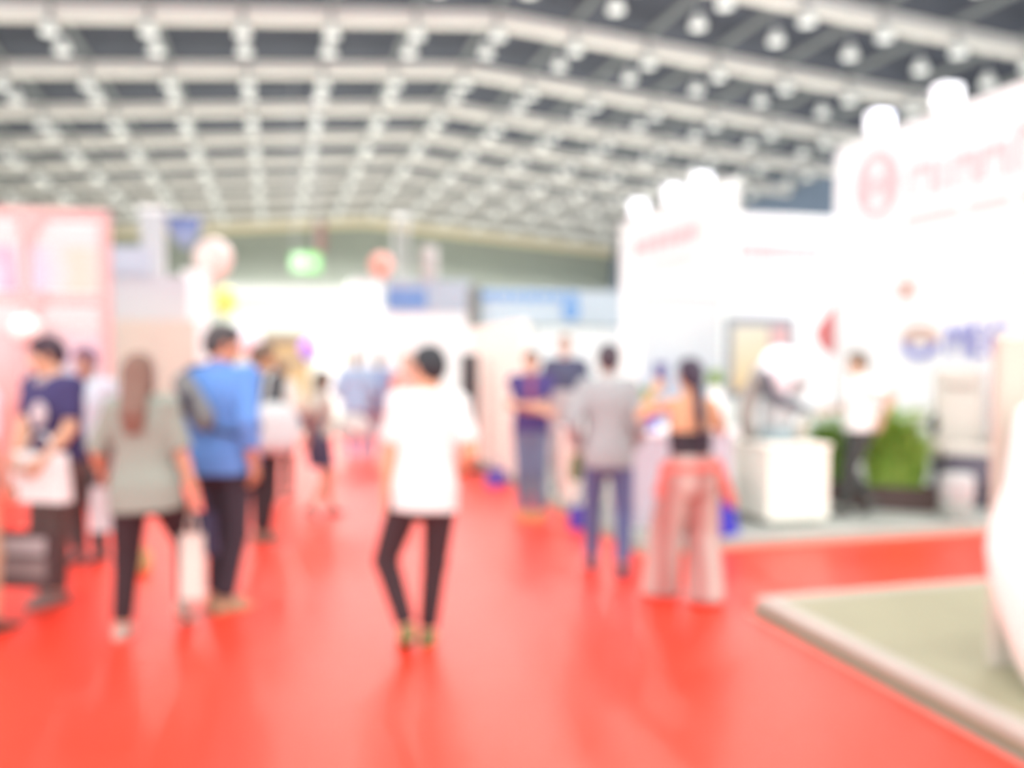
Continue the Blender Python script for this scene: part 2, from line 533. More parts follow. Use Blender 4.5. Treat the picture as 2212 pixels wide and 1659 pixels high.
    hp = [ell(Hd(0, -.014, .118), np.array([.086, .104, .096]) * s, Rh, k=.02 * s, clip=[(Hd(0, .062, .122), Rh @ unit(vec(0, .80, -.55)))])]
    hp.append(ell(Hd(0, -.060, .075), np.array([.074, .058, .075]) * s, Rh, k=.03 * s))
    hp.append(ell(Hd(0, .030, .168), np.array([.066, .055, .036]) * s, Rh, k=.02 * s))
    if hairk == 'long':
        tip = G.hair_tip = T(0, -.155, 1.275)
        mid = T(0, -.150, 1.40)
        hp.append(cone(Hd(0, -.055, .10), mid, .088 * s, .080 * s, w=WX, q=.55, k=.03 * s))
        hp.append(cone(mid, tip, .080 * s, .060 * s, w=WX, q=.42, e=.4, k=.02 * s))
        for sx in (-1, 1): hp.append(cone(Hd(sx * .066, -.015, .10), Hd(sx * .07, -.03, -.02), .026 * s, .026 * s, k=.03 * s))
    if hairk == 'pony':
        hp.append(ell(Hd(0, -.108, .10), np.array([.036, .030, .036]) * s, Rh, k=.02 * s))
        hp.append(cone(Hd(0, -.12, .09), T(.015, -.175, 1.36), .038 * s, .036 * s, k=.02 * s))
        hp.append(cone(T(.015, -.175, 1.36), T(.03, -.165, 1.15), .036 * s, .020 * s, k=.02 * s))
    if hairk == 'bob':
        for sx in (-1, 1): hp.append(cone(Hd(sx * .062, -.02, .12), Hd(sx * .066, -.02, .0), .034 * s, .030 * s, k=.03 * s))
        hp.append(cone(Hd(0, -.06, .09), Hd(0, -.06, 0), .076 * s, .062 * s, w=WX, q=.6, k=.03 * s))
    sdf_obj('hair', hp, vox, hm, root)
    # trousers / skirt
    cl = max(vox, .008)
    if pants:
        kind = pants.get('kind', 'pants'); off = pants.get('off', .012)
        pp = []
        top = pants.get('top', 1.02)
        if top: pp += torso(off, .80, top, k=.07, taper=.55, clip=[(T(0, 0, top), Rt @ vec(0, 0, 1))])
        if kind != 'skirt': pp.append(ell(T(0, 0, .835), np.array([.105, .105, .09]) * s, k=.05))
        if kind == 'skirt':
            zh = pants.get('hem', .52)
            mid = (ank[0] + ank[1]) / 2; mid = np.array([mid[0], mid[1], zh * s])
            pp.append(cone(T(0, -.005, .93), mid, .178 * s, pants.get('wid', .20) * s, w=WX, q=.78, e=.2, k=.04, clip=[(mid, vec(0, 0, -1))]))
        else:
            cuff = pants.get('cuff', .96)
            for i in (0, 1):
                end = knee[i] + (ank[i] - knee[i]) * cuff if cuff > 0 else hip[i] + (knee[i] - hip[i]) * (1 + cuff)
                r0, r1, r2 = pants.get('r', (.100, .072, .058))
                dn = unit(ank[i] - knee[i]) if cuff > 0 else unit(knee[i] - hip[i])
                if cuff > 0:
                    pp.append(cone(hip[i], knee[i], r0 * s, r1 * s, k=.03))
                    if kind == 'wide':
                        end = np.array([ank[i][0], ank[i][1], .02])
                        pp.append(cone(knee[i], end, r1 * s, r2 * s, e=.3, k=.02, clip=[(end, vec(0, 0, -1))]))
                    else:
                        pp.append(cone(knee[i], end, r1 * s, r2 * s, e=.5, k=.02, clip=[(end, dn)]))
                else:
                    pp.append(cone(hip[i], end, r0 * s, r1 * s, e=.5, k=.02, clip=[(end, dn)]))
        sdf_obj(pants.get('name', 'trousers'), pp, cl, pants['m'], root)
    # shirt
    if shirt:
        off = shirt.get('off', .020); hem = shirt.get('hem', .86); fl = shirt.get('flare', .03)
        top = shirt.get('top', 1.60)
        sp = torso(off, hem, 1.45, flare=fl, clip=[(T(0, 0, hem), Rt @ vec(0, 0, -1)), (T(0, 0, top), Rt @ vec(0, 0, 1))])
        if top > 1.5:
            sp.append(cone(T(-.138 * build, -.01, 1.408), T(.138 * build, -.01, 1.408), .070 * s, .070 * s, k=.05 * s))
            sp.append(cone(T(0, -.018, 1.42), T(0, -.012, 1.475), .085 * s, .068 * s, e=.3, k=.03 * s, clip=[(T(0, -.012, 1.480), Rt @ unit(vec(0, .35, 1)))]))
            sl = shirt.get('sleeve', .7); rs = shirt.get('rs', (.064, .062, .052))
            for i in (0, 1):
                sli = sl[i] if isinstance(sl, tuple) else sl
                sp.append(ell(sh[i], np.array([.068, .068, .066]) * s, k=.03 * s))
                d1 = unit(elb[i] - sh[i]); d2 = unit(wri[i] - elb[i])
                if sli <= 1.0:
                    e = sh[i] + (elb[i] - sh[i]) * sli
                    sp.append(cone(sh[i], e, rs[0] * s, rs[1] * s, e=.5, k=.03 * s, clip=[(e, d1)]))
                else:
                    e = elb[i] + (wri[i] - elb[i]) * (sli - 1)
                    sp.append(cone(sh[i], elb[i], rs[0] * s, rs[1] * s, k=.03 * s))
                    sp.append(cone(elb[i], e, rs[1] * s, rs[2] * s, e=.5, k=.02 * s, clip=[(e, d2)]))
        sdf_obj(shirt.get('name', 'shirt'), sp, cl, shirt['m'], root)
        if shirt.get('collar'):
            cp = [cone(T(0, -.018, 1.44), T(0, -.004, 1.498), .084 * s, .072 * s, e=.3, k=.01 * s, clip=[(T(0, -.012, 1.502), Rt @ unit(vec(0, .4, 1)))])]
            cp.append(cone(T(-.03, .075, 1.45), T(-.012, .10, 1.40), .022 * s, .010 * s, k=.01)); cp.append(cone(T(.03, .075, 1.45), T(.012, .10, 1.40), .022 * s, .010 * s, k=.01))
            sdf_obj('collar', cp, vox, shirt['collar'], root)
    # shoes
    if shoes is not None:
        sm = shoes if not isinstance(shoes, tuple) else mat('shoe_%d_%d_%d' % shoes, rgb(*shoes), rough=.5, noise=.1)
        for i in (0, 1):
            Rp = footR[i]; A = lambda x, y, z: ank[i] + Rp @ (vec(x, y, z) * s)
            cpl = [(A(0, 0, -.087), -Rp[:, 2])]
            q = [cone(A(0, -.045, -.058), A(0, .09, -.062), .042 * s, .047 * s, w=Rp[:, 0], q=.85, k=.02, clip=cpl),
                 cone(A(0, .09, -.066), A(0, .165, -.074), .047 * s, .036 * s, w=Rp[:, 0], q=.62, k=.015, clip=cpl),
                 cone(A(0, -.01, -.04), A(0, -.01, .0), .046 * s, .046 * s, e=.3, k=.02, clip=[(A(0, 0, .012), Rp[:, 2])])]
            sdf_obj('shoe', q, vox, sm, root)
    return G
def to_world(G, p):
    """figure frame -> hall frame"""
    r = G.root; c, s = math.cos(r.rotation_euler[2]), math.sin(r.rotation_euler[2])
    return Vector((r.location[0] + c * p[0] - s * p[1], r.location[1] + s * p[0] + c * p[1], r.location[2] + p[2]))

# ------------------------------------------------------------------ the hall
RX, RZ, SL, Y0, BAY, CW = 6.048, 11.05, 0.0816, 19.653, 4.514, 2.264
XL, XR, YF, YB = -15.5, 24.3, 61.5, -12.0
def roofz(x): return RZ - SL * abs(x - RX)
def part(mb, name, m, root, smooth=False):
    o = mb.build(name, m, root, smooth)
    o.location = -Vector(root.location)
    return o
def struct(mb, name, m, label=None, smooth=False):
    o = mb.build(name, m, None, smooth)
    return tag(o, label, None, None, 'structure')

M_slate = mat('slate_roof', (.085, .092, .115), rough=.9, spec=.1, noise=.12, scale=1.2)
M_beam = mat('cream_beam', (.78, .75, .70), rough=.6, noise=.03)
M_joint = mat('beam_joint', (.22, .22, .22), rough=.7)
M_purlin = mat('grey_purlin', (.26, .28, .28), rough=.7)
M_wall = mat('far_wall', (.30, .325, .285), rough=.9, spec=.1, noise=.06, scale=.6)
M_tan = mat('tan_trim', (.74, .64, .42), rough=.7)
M_floor = mat('hall_concrete', rgb(196, 194, 184), rough=.7)
M_white = mat('white_panel', (.86, .86, .86), rough=.45, noise=.015)
M_cream = mat('cream_panel', (.86, .83, .74), rough=.5, noise=.02)
M_grey = mat('grey_metal', (.42, .43, .44), rough=.4, metal=.3)
M_dark = mat('dark_metal', (.06, .06, .065), rough=.5)

struct(MB().box(XL, XR, YB, YF, -.12, 0), 'floor', M_floor, 'pale concrete hall floor around the carpet and booths')
m = MB()
RO = .95
for xa, xb in ((XL, RX), (RX, XR)):
    za, zb = roofz(xa) + RO, roofz(xb) + RO
    m.add([(xa, YB, za), (xb, YB, zb), (xb, YF, zb), (xa, YF, za), (xa, YB, za + .15), (xb, YB, zb + .15), (xb, YF, zb + .15), (xa, YF, za + .15)],
          [(0, 1, 2, 3), (4, 7, 6, 5), (0, 4, 5, 1), (2, 6, 7, 3), (1, 5, 6, 2), (0, 3, 7, 4)])
struct(m, 'ceiling', M_slate, 'dark slate gabled roof deck above the beams')
struct(MB().prism([(XL, 0), (XR, 0), (XR, roofz(XR) + RO), (RX, RZ + RO), (XL, roofz(XL) + RO)], 1, YF, YF + .3), 'wall_far', M_wall, 'grey green end wall of the hall')
struct(MB().box(XR, XR + .3, 4, YF, 0, roofz(XR) + RO), 'wall_right', mat('slate_wall', (.16, .21, .30), rough=.9, noise=.08, scale=.5), 'slate blue side wall behind the white booths')
struct(MB().box(XL - .3, XL, 20, YF, 0, roofz(XL) + RO), 'wall_left', M_wall)
m = MB()
for xa, xb in ((XL, RX), (RX, XR)):
    za, zb = roofz(xa), roofz(xb)
    m.prism([(xa, za - .55), (xb, zb - .55), (xb, zb + .25), (xa, za + .25)], 1, YF - .35, YF - .05)
struct(m, 'trim_1', M_tan, 'tan band along the top of the end wall')

ORD = ['', 'first', 'second', 'third', 'fourth', 'fifth', 'sixth', 'seventh', 'eighth', 'ninth', 'tenth', 'eleventh', 'twelfth']
JL, JR = -9, 8
for k in range(-1, 10):
    y = Y0 + BAY * k
    m = MB()
    for j in range(JL, JR):
        xa, xb = RX + CW * j + .05, RX + CW * (j + 1) - .05
        za, zb = roofz(xa), roofz(xb)
        m.mi = 0
        m.prism([(xa, za - .19), (xb, zb - .19), (xb, zb + .19), (xa, za + .19)], 1, y - .19, y + .19)
    m.mi = 1
    for j in range(JL, JR + 1):
        x = RX + CW * j; z = roofz(x)
        m.box(x - .055, x + .055, y - .12, y + .12, z - .14, z + .14)
    o = m.build('ceiling_beam', [M_beam, M_joint])
    tag(o, 'cream gabled beam across the roof, %s from the front' % ORD[k + 2], None, 'roof beams', 'structure')
for j in range(JL, JR + 1):
    x = RX + CW * j; z = roofz(x)
    o = struct(MB().box(x - .045, x + .045, Y0 - BAY - 2, YF - .4, z + .20, z + .36), 'roof_purlin', M_purlin)
    o['group'] = 'purlins along the roof'

# high-bay lamps, two in every bay under every purlin: only those the photograph shows
M_bell = mat('lamp_bell', (.62, .63, .60), rough=.5, emit=.28, noise=0)
M_diff = mat('lamp_diffuser', (.7, .71, .68), rough=.5, emit=.75, noise=0)
bell = MB(); bell.lathe([(.05, .18), (.10, .17), (.15, .08), (.20, -.06), (.215, -.12), (.20, -.12), (.13, .06), (.03, .14)], n=20)
disc = MB(); disc.lathe([(.195, -.118), (.195, -.10)], n=20)
cap = MB(); cap.lathe([(.07, .17), (.075, .30), (.05, .33)], n=12); cap.lathe([(.012, .32), (.012, .86)], n=8)
def make_lamp():
    r = thing('high_bay_lamp', 'x', 'ceiling lamp')
    bell.build('lamp_shade', M_bell, r, True); disc.build('diffuser', M_diff, r); cap.build('hanger', M_grey, r)
    return r
lamp0 = None
sp = bpy.data.lights.new('high_bay_light', 'SPOT')
sp.energy = LAMP_W; sp.spot_size = D2(150); sp.spot_blend = .6; sp.shadow_soft_size = .25; sp.color = (1, .985, .96)
def project(x, y, z):
    a = .2641; X = x * math.cos(a) - y * math.sin(a); d = x * math.sin(a) + y * math.cos(a)
    return 1106 + 1888.4 * X / d, 765 - 1888.4 * (z - 1.65) / d
NLAMP = 0
for k in range(-6, 9):
    for q, dy in ((0, -.29), (1, 1.10)):
        for j in range(JL + 1, JR):
            x, y = RX + CW * j, Y0 + BAY * k + dy; z = roofz(x) - .50
            if k >= -1:
                u, v = project(x, y, z)
                if not (-25 < u < 2235 and -25 < v < 700): continue
                if u > 1800 and v > 330: continue
                if 1340 < u < 1570 and v > 470: continue
                if u < 240 and v > 465: continue
            else:                                  # the rows overhead and behind, lighting the near aisle
                if q or j % 3: continue
            if lamp0 is None:
                lamp0 = make_lamp(); r = lamp0
            else:
                r = copy_tree(lamp0)
            r.location = (x, y, z)
            col = 'under the roof ridge' if j == 0 else 'in the %s row %s of the ridge' % (ORD[abs(j)], 'left' if j < 0 else 'right')
            r['label'] = 'white bell lamp %s, %s the %s beam' % (col, ('just before', 'just past')[q], ORD[max(k, -1) + 2])
            if k < -1: r['label'] = 'overhead white bell lamp %s, %s bay back' % (col, ORD[-k - 1])
            r['group'] = 'high bay lamps under the roof'
            if q == 0:
                L = bpy.data.objects.new('high_bay_light', sp); COL.objects.link(L)
                L.parent = r; L.location = (0, 0, -.14)
            NLAMP += 1
print('LAMPS', NLAMP)

# ------------------------------------------------------------------ carpet and platforms
M_carpet = mat('red_carpet', (.80, .034, .012), rough=.40, spec=.42, noise=.05, scale=3)
ctx = [(-9, YB + .4), (2.88, YB + .4), (2.88, 4.97), (9.5, 4.97), (9.5, 6.60), (2.88, 6.60), (2.88, 18.0), (-.95, 18.0), (-.95, 11.95), (-9, 11.95)]
o = MB().prism(ctx, 2, 0.0, .006).build('red_carpet', M_carpet)
tag(o, 'wide red aisle carpet with a branch between the two platforms on the right', 'carpet')
def platform(x0, x1, y0, y1, h, label, mtop, mside, ledge):
    r = thing('booth_platform', label, 'platform', (x0, y0, 0))
    part(MB().box(x0 + .11, x1, y0, y1 - .10, h - .03, h), 'platform_floor', mtop, r)
    part(MB().box(x0 + .11, x1, y0 + .012, y1 - .01, 0.007, h - .03), 'base', mside, r)
    m = MB(); m.box(x0, x0 + .11, y0, y1, .007, h + .004, .008)
    e = part(m, 'edge_trim', ledge, r)
    if True:
        part(MB().box(x0 - .012, x0, y0, y1, .007, h - .04), 'kickboard', mside, r)
        part(MB().box(x0 + .11, x1, y1 - .10, y1 + .0, h - .01, h + .004), 'back_trim', ledge, r)
    return r
M_beige = mat('beige_floor', rgb(196, 190, 158), rough=.55, noise=.05, scale=2)
M_brown = mat('brown_side', rgb(170, 150, 122), rough=.6)
M_alu = mat('pinkish_aluminium', rgb(226, 214, 203), rough=.45)
M_lgrey = mat('light_grey_floor', rgb(214, 217, 208), rough=.5, noise=.04, scale=2)
platform(2.94, 8.5, -1.0, 4.93, .10, 'beige floored low booth platform nearest the camera on the right', M_beige, M_brown, M_alu)
platform(2.93, 10.5, 6.62, 15.6, .08, 'light grey booth platform beyond the cross aisle', M_lgrey, mat('cream_edge', rgb(240, 232, 205)), M_lgrey)

# ------------------------------------------------------------------ white booth with the round emblem, right
def flood(x, y, z, aim, label, w=UP_W):
    r = thing('flood_lamp', label, 'flood lamp', (x, y, z), 0, 'flood lamps on the booth tops')
    m = MB(); m.lathe([(.09, 0), (.09, .02), (.02, .03), (.02, .07)], n=14); m.build('stand', M_white, r, False)
    h = MB(); h.box(-.14, .14, -.10, .10, .06, .33, .02); h.build('lamp_head', mat('flood_head', (.8, .8, .84), rough=.4, emit=1.2, noise=0), r)
    l = bpy.data.lights.new('flood_light', 'SPOT'); l.energy = w; l.color = (.72, .76, 1.0); l.spot_size = D2(150); l.spot_blend = 1; l.shadow_soft_size = .15
    lo = bpy.data.objects.new('flood_light', l); COL.objects.link(lo); lo.parent = r; lo.location = (0, 0, .40); lo.rotation_euler = aim
    return r
M_pinktext = mat('pale_red_letters', (.88, .50, .52), rough=.5)
M_greytext = mat('pale_grey_letters', (.56, .56, .56), rough=.5)
WB = 7.6
r = thing('exhibition_booth', 'tall white booth wall with pale red round emblem and floodlights on top', 'booth', (WB, 9, .08))
part(MB().box(WB, WB + .3, 6.72, 10.75, .08, 4.52, .015), 'wall_panel', M_white, r)
part(MB().box(WB - .04, WB, 6.72, 10.75, 2.55, 2.59), 'ledge', M_white, r)
# emblem: ring with a bar across
m = MB(); n = 40; ro, ri = .44, .33
vs = []
for rad in (ro, ri):
    for xx in (WB - .03, WB):
        for i in range(n):
            a = 2 * PI * i / n
            vs.append((xx, 9.83 + rad * math.cos(a), 3.87 + rad * 1.02 * math.sin(a)))
fs = []
for i in range(n):
    j = (i + 1) % n
    fs += [(i, j, 2 * n + j, 2 * n + i), (n + i, n + j, j, i), (2 * n + i, 2 * n + j, 3 * n + j, 3 * n + i)]
m.add(vs, fs); m.box(WB - .036, WB, 9.53, 10.13, 3.80, 3.93); m.box(WB - .042, WB, 9.60, 9.70, 3.62, 4.12); m.box(WB - .042, WB, 9.96, 10.06, 3.62, 4.12)
part(m, 'emblem', M_pinktext, r)
# the red word: strokes too blurred to read, kept as rounded letter strokes
m = MB(); y = 9.22
for w_, hh, gap in ((.40, .42, .10), (.16, .40, .06), (.34, .40, .08), (.36, .40, .10), (.40, .52, .08), (.34, .50, .06), (.36, .40, .08), (.34, .40, .08), (.36, .40, .1)):
    if y < 7.2: break
    m.box(WB - .03, WB, y - .09, y, 3.56, 3.56 + hh)
    if w_ > .2:
        m.box(WB - .03, WB, y - w_, y - w_ + .09, 3.56, 3.56 + hh)
        m.box(WB - .028, WB, y - w_ + .09, y - .09, 3.56 + hh - .10, 3.56 + hh)
    y -= w_ + gap
part(m, 'red_lettering', M_pinktext, r)
m = MB(); y = 9.30
for w_ in (.9, .06, .62, .06, .75):
    if w_ > .1: m.box(WB - .02, WB, y - w_, y, 3.26, 3.38)
    y -= w_ + .02
part(m, 'grey_lettering', M_greytext, r)
m = MB(); m.box(WB - .02, WB, 9.7, 10.45, 2.90, 2.96); part(m, 'small_lettering', M_greytext, r)
# swirl emblem and blue letters lower down
MY = 9.0
m = MB(); n = 36
def ringpart(a0, a1, ro, ri, cy, cz, sy=1.0):
    k = max(3, int((a1 - a0) * 8)); vs = []; fs = []
    for i in range(k + 1):
        a = a0 + (a1 - a0) * i / k
        for rad in (ro, ri):
            for xx in (WB - .03, WB - .001): vs.append((xx, cy - rad * sy * math.cos(a), cz + rad * math.sin(a)))
    for i in range(k):
        b = i * 4; c = b + 4
        fs += [(b, c, c + 2, b + 2), (b + 1, b + 3, c + 3, c + 1), (b, b + 1, c + 1, c), (b + 2, c + 2, c + 3, b + 3)]
    fs += [(0, 2, 3, 1), (k * 4, k * 4 + 1, k * 4 + 3, k * 4 + 2)]
    m.add(vs, fs)
ringpart(PI, 2 * PI, .21, .12, MY, 1.80, 1.5)
part(m, 'blue_swirl', mat('blue_letters', rgb(172, 176, 255), rough=.5), r)
m = MB(); ringpart(.0, PI, .21, .12, MY, 1.806, 1.5); m.box(WB - .034, WB, MY - .19, MY + .19, 1.80, 1.86)
part(m, 'orange_swirl', mat('orange_letters', rgb(255, 216, 196), rough=.5), r)
lettering('MEC', .56, MATS['blue_letters'], r, (-.03, MY - .42 - 9, 1.62 - .08), (PI / 2, 0, -PI / 2), .012, 'blue_lettering', .86)
flood(7.75, 10.02, 4.52, (PI * .72, 0, 0), 'white flood lamp on the emblem booth, over the emblem')
flood(7.75, 8.80, 4.52, (PI * .72, 0, 0), 'white flood lamp on the emblem booth, nearest the camera')
r = thing('fire_sign', 'small orange red sign plate on the white wall below the emblem', 'sign', (WB - .02, 9.25, 2.36))
part(MB().prism([(9.16, 2.36), (9.34, 2.36), (9.31, 2.56), (9.25, 2.66), (9.19, 2.56)], 0, WB - .03, WB), 'plate', mat('orange_sign', rgb(255, 190, 165)), r)
# pennant by the wall end
r = thing('pennant_stand', 'red triangular flag on a thin pole beside the white wall', 'flag', (7.20, 10.15, .08))
m = MB(); m.lathe([(.16, 0), (.16, .02), (.015, .03), (.015, 2.28)], (7.20, 10.15, .08), 12); part(m, 'pole', M_grey, r)
m = MB(); m.prism([(7.22, 2.34), (7.22, 1.62), (7.0, 1.74), (6.90, 1.95)], 1, 10.14, 10.16); part(m, 'flag_cloth', cloth('red_flag', (255, 150, 150)), r)

# ------------------------------------------------------------------ second white booth further along
CX, CY = 6.33, 11.5
r = thing('exhibition_booth', 'white booth with corner pillar and pale red name strips, behind the robot plinth', 'booth', (CX, CY, .08))
part(MB().box(CX, CX + .14, CY + .02, 15.55, .08, 4.12, .01), 'side_panel', M_white, r)
part(MB().box(CX + .1, 9.2, CY, CY + .14, .08, 3.72, .01), 'front_panel', M_white, r)
part(MB().box(CX - .05, CX + .18, CY - .05, CY + .70, .08, 4.17, .012), 'corner_pillar', mat('greenish_white', (.84, .86, .82), rough=.5), r)
m = MB(); x = CX + .06
for w_ in (.30, .20, .32, .28, .34, .22):
    m.box(x, x + w_ - .06, CY - .02, CY, 3.05, 3.28); x += w_ - .02
part(m, 'red_lettering', M_pinktext, r)
m = MB(); m.box(CX + .08, CX + 1.3, CY - .015, CY, 2.87, 2.95); part(m, 'grey_lettering', M_greytext, r)
m = MB(); y = 14.9
for w_ in (.5, .4, .45, .4, .5, .35, .45):
    m.box(CX - .02, CX, y - w_ + .1, y, 3.40, 3.72); y -= w_
part(m, 'side_red_lettering', M_pinktext, r)
m = MB(); m.box(CX - .015, CX, 12.4, 14.2, 3.12, 3.22); part(m, 'side_grey_lettering', M_greytext, r)
for i, yy in enumerate((14.9, 13.45, 12.45)):
    flood(CX + .09, yy, 4.12, (PI * .75, 0, 0), 'flood lamp on the pillar booth, %s' % ('far end of its row', 'middle of its row', 'beside the corner pillar')[i], 22)
r = thing('display_screen', 'grey framed screen with orange picture on the pillar booth front', 'screen', (6.9, CY, 1.2))
part(MB().box(6.30, 7.42, CY - .10, CY, 1.02, 2.2, .01), 'housing', mat('screen_grey', rgb(196, 198, 208)), r)
part(MB().box(6.40, 6.98, CY - .115, CY - .10, 1.12, 2.06), 'screen', artwork('orange_picture', [(0, (255, 214, 150)), (.6, (255, 238, 205)), (1, (255, 246, 225))], 2, 1.1, 2.1, .6, emit=.25), r)
part(MB().box(7.02, 7.30, CY - .115, CY - .10, 1.5, 2.06), 'pink_picture', mat('pink_screen', rgb(255, 205, 205), emit=.2), r)

# ------------------------------------------------------------------ objects on the light grey platform
Z = .08
r = thing('display_plinth', 'cream box plinth carrying the white robot arm', 'plinth', (4.6, 7.5, Z))
part(MB().box(4.3, 4.93, 7.0, 7.95, Z + .05, .80, .012), 'body', mat('cream_plinth', (.84, .84, .74), rough=.4), r)
part(MB().box(4.36, 4.87, 7.06, 7.9, Z, Z + .06), 'toe_kick', mat('plinth_shadow_gap', rgb(150, 150, 135)), r)
part(MB().box(4.28, 4.95, 6.98, 7.97, .79, .825, .008), 'top_board', M_cream, r)
r = thing('robot_arm', 'white and grey robot arm with round white head on the cream plinth', 'robot', (4.62, 7.45, .825))
m = MB(); m.lathe([(.20, 0), (.20, .05), (.16, .07), (.15, .13), (.10, .16)], (4.66, 7.45, .825), 28); part(m, 'base', mat('teal_grey', rgb(180, 196, 200)), r, True)
sdf = [cone((0, 0, .17), (-.03, 0, .33), .14, .11, k=.03), ell((.03, -.02, .28), (.17, .13, .10), k=.05)]
q = sdf_obj('lower_body', sdf, .008, mat('robot_grey', rgb(226, 226, 226), rough=.35), r); q.location = (.04, 0, 0)
m = MB(); m.tube([(4.40, 7.5, .83), (4.36, 7.5, 1.05), (4.40, 7.5, 1.30), (4.50, 7.5, 1.50), (4.62, 7.5, 1.56)], [.075, .085, .085, .075, .06], 14)
part(m, 'rear_link', mat('robot_taupe', rgb(196, 186, 178), rough=.4), r, True)
m = MB(); m.tube([(4.50, 7.36, 1.50), (4.47, 7.33, 1.34), (4.55, 7.32, 1.24), (4.72, 7.32, 1.17), (4.86, 7.32, 1.14), (4.96, 7.34, 1.10)], [.05, .062, .06, .055, .04, .03], 12)
part(m, 'dark_link', mat('robot_dark', rgb(120, 120, 132), rough=.4), r, True)
sdf_obj('head', [ell((.04, -.06, .70), (.205, .17, .20)), cone((.04, -.06, .50), (.06, -.06, .62), .09, .12, k=.05)], .008, mat('robot_white', (.88, .88, .92), rough=.25, spec=.5), r)
m = MB(); m.lathe([(.11, -.02), (.115, 0), (.115, .07), (.10, .09), (.06, .09), (.055, .07)], (0, 0, 0), 28); o = m.build('lens_barrel', mat('robot_grey', rgb(226, 226, 226), rough=.35), r, True); o.location = (.17, -.14, .56); o.rotation_euler = (D2(100), 0, D2(48))
m = MB(); m.tube([(4.80, 7.30, .83), (4.82, 7.28, .95), (4.86, 7.28, 1.06)], [.04, .05, .03], 10); part(m, 'side_grip', mat('robot_beige', rgb(232, 216, 196)), r, True)

# ferns in planters
M_soil = mat('soil', (.05, .035, .025))
M_planter = mat('brown_planter', rgb(110, 88, 84), rough=.6)
def leaf_mesh(cx, cy, cz, sx, sy, n, hmin, hmax, seed):
    R = random.Random(seed); m = MB()
    for i in range(n):
        bx, by = cx + R.uniform(-sx, sx), cy + R.uniform(-sy, sy)
        h = R.uniform(hmin, hmax) * (1.12 - .55 * abs(bx - cx) / max(sx, .05) * (n > 100)); a = R.uniform(0, 2 * PI); out = R.uniform(.05, .46) * h
        dx, dy = math.cos(a), math.sin(a); wv = R.uniform(.010, .018)
        pts = []
        for t in (0, .25, .5, .75, 1):
            pts.append((bx + dx * out * t * t, by + dy * out * t * t, cz + h * (t - .22 * t ** 3)))
        px, py = -dy, dx
        vs = []
        for t, p in zip((.55, 1, 1.1, .8, .06), pts):
            vs += [(p[0] + px * wv * t, p[1] + py * wv * t, p[2]), (p[0] - px * wv * t, p[1] - py * wv * t, p[2])]
        m.mi = i % 2
        m.add(vs, [(2 * k, 2 * k + 1, 2 * k + 3, 2 * k + 2) for k in range(4)])
        for k in (1, 2, 3):           # side leaflets
            for sg in (-1, 1):
                p = Vector(pts[k]); q = Vector(pts[k + 1]); d = (q - p) * .9
                tip = p + d * .8 + Vector((px, py, .2)) * sg * .085
                m.add([p, p + d * .32, tip], [(0, 1, 2)])
    return m
M_leafa = mat('fern_green', rgb(160, 206, 84), rough=.6, noise=.25, scale=8)
M_leafb = mat('fern_dark_green', rgb(138, 172, 88), rough=.6, noise=.25, scale=8)
M_leafc = mat('fern_yellow_green', rgb(196, 228, 106), rough=.6, noise=.2, scale=8)
def planter(x, y, lx, ly, h, rz, label, n, hmin, hmax, seed, ms):
    r = thing('potted_fern', label, 'plant', (x, y, Z), rz)
    m = MB()
    a, b = lx / 2, ly / 2; t = .025
    m.box(-a, a, -b, -b + t, 0, h); m.box(-a, a, b - t, b, 0, h); m.box(-a, -a + t, -b + t, b - t, 0, h); m.box(a - t, a, -b + t, b - t, 0, h); m.box(-a + t, a - t, -b + t, b - t, 0, .03)
    m.build('planter_box', M_planter, r)
    MB().box(-a + t, a - t, -b + t, b - t, .03, h - .03).build('soil', M_soil, r)
    leaf_mesh(0, 0, h - .04, a * .66, b * .5, n, hmin, hmax, seed).build('foliage', ms, r)
    return r
planter(6.07, 7.54, .78, .30, .24, D2(-36), 'bushy bright green fern in a long dark brown planter', 300, .5, 1.2, 3, [M_leafa, M_leafc])
planter(5.72, 8.15, .60, .26, .22, D2(-20), 'upright dark green fern in brown planter behind the cream plinth', 230, .55, .98, 5, [M_leafa, M_leafb])

# high-backed reclining chair
r = thing('reclining_chair', 'cream high backed reclining chair with black armrest ends and dark base', 'chair', (6.98, 7.62, Z), D2(146))
ch = mat('cream_leather', rgb(240, 230, 218), rough=.4); dk = mat('dark_plum_base', rgb(104, 96, 110), rough=.5)
bk = MB(); bk.box(-.24, .24, -.07, .07, 0, .92, .06); o = bk.build('backrest', ch, r, True); o.location = (0, -.20, .52); o.rotation_euler = (D2(14), 0, 0)
hr = MB(); hr.box(-.17, .17, .06, .12, .70, .88, .025); h2 = hr.build('headrest', ch, o, True)
sb = MB(); sb.box(-.25, .25, -.22, .30, .48, .63, .05); sb.build('seat', ch, r, True)
lr = MB(); lr.box(-.22, .22, -.05, .05, -.34, 0, .04); o = lr.build('leg_rest', dk, r, True); o.location = (0, .31, .54); o.rotation_euler = (D2(24), 0, 0)
for sx in (-1, 1):
    am = MB(); am.box(sx * .30 - .05, sx * .30 + .05, -.20, .24, .50, .72, .035); a = am.build('armrest', ch, r, True)
    b = sdf_obj('armrest_end', [ell((sx * .30, .20, .86), (.05, .07, .10)), cone((sx * .30, .18, .66), (sx * .30, .20, .84), .03, .04)], .012, M_dark, a)
m = MB(); m.lathe([(.26, .08), (.27, .12), (.28, .34), (.32, .48)], (0, 0, 0), 28); m.build('base', dk, r, True)
m = MB(); m.box(-.28, .28, -.32, .30, 0, .09, .02); m.build('base_foot', dk, r)
r = thing('storage_drum', 'light grey round drum with darker lower half beside the fern planter', 'drum', (6.22, 6.86, Z))
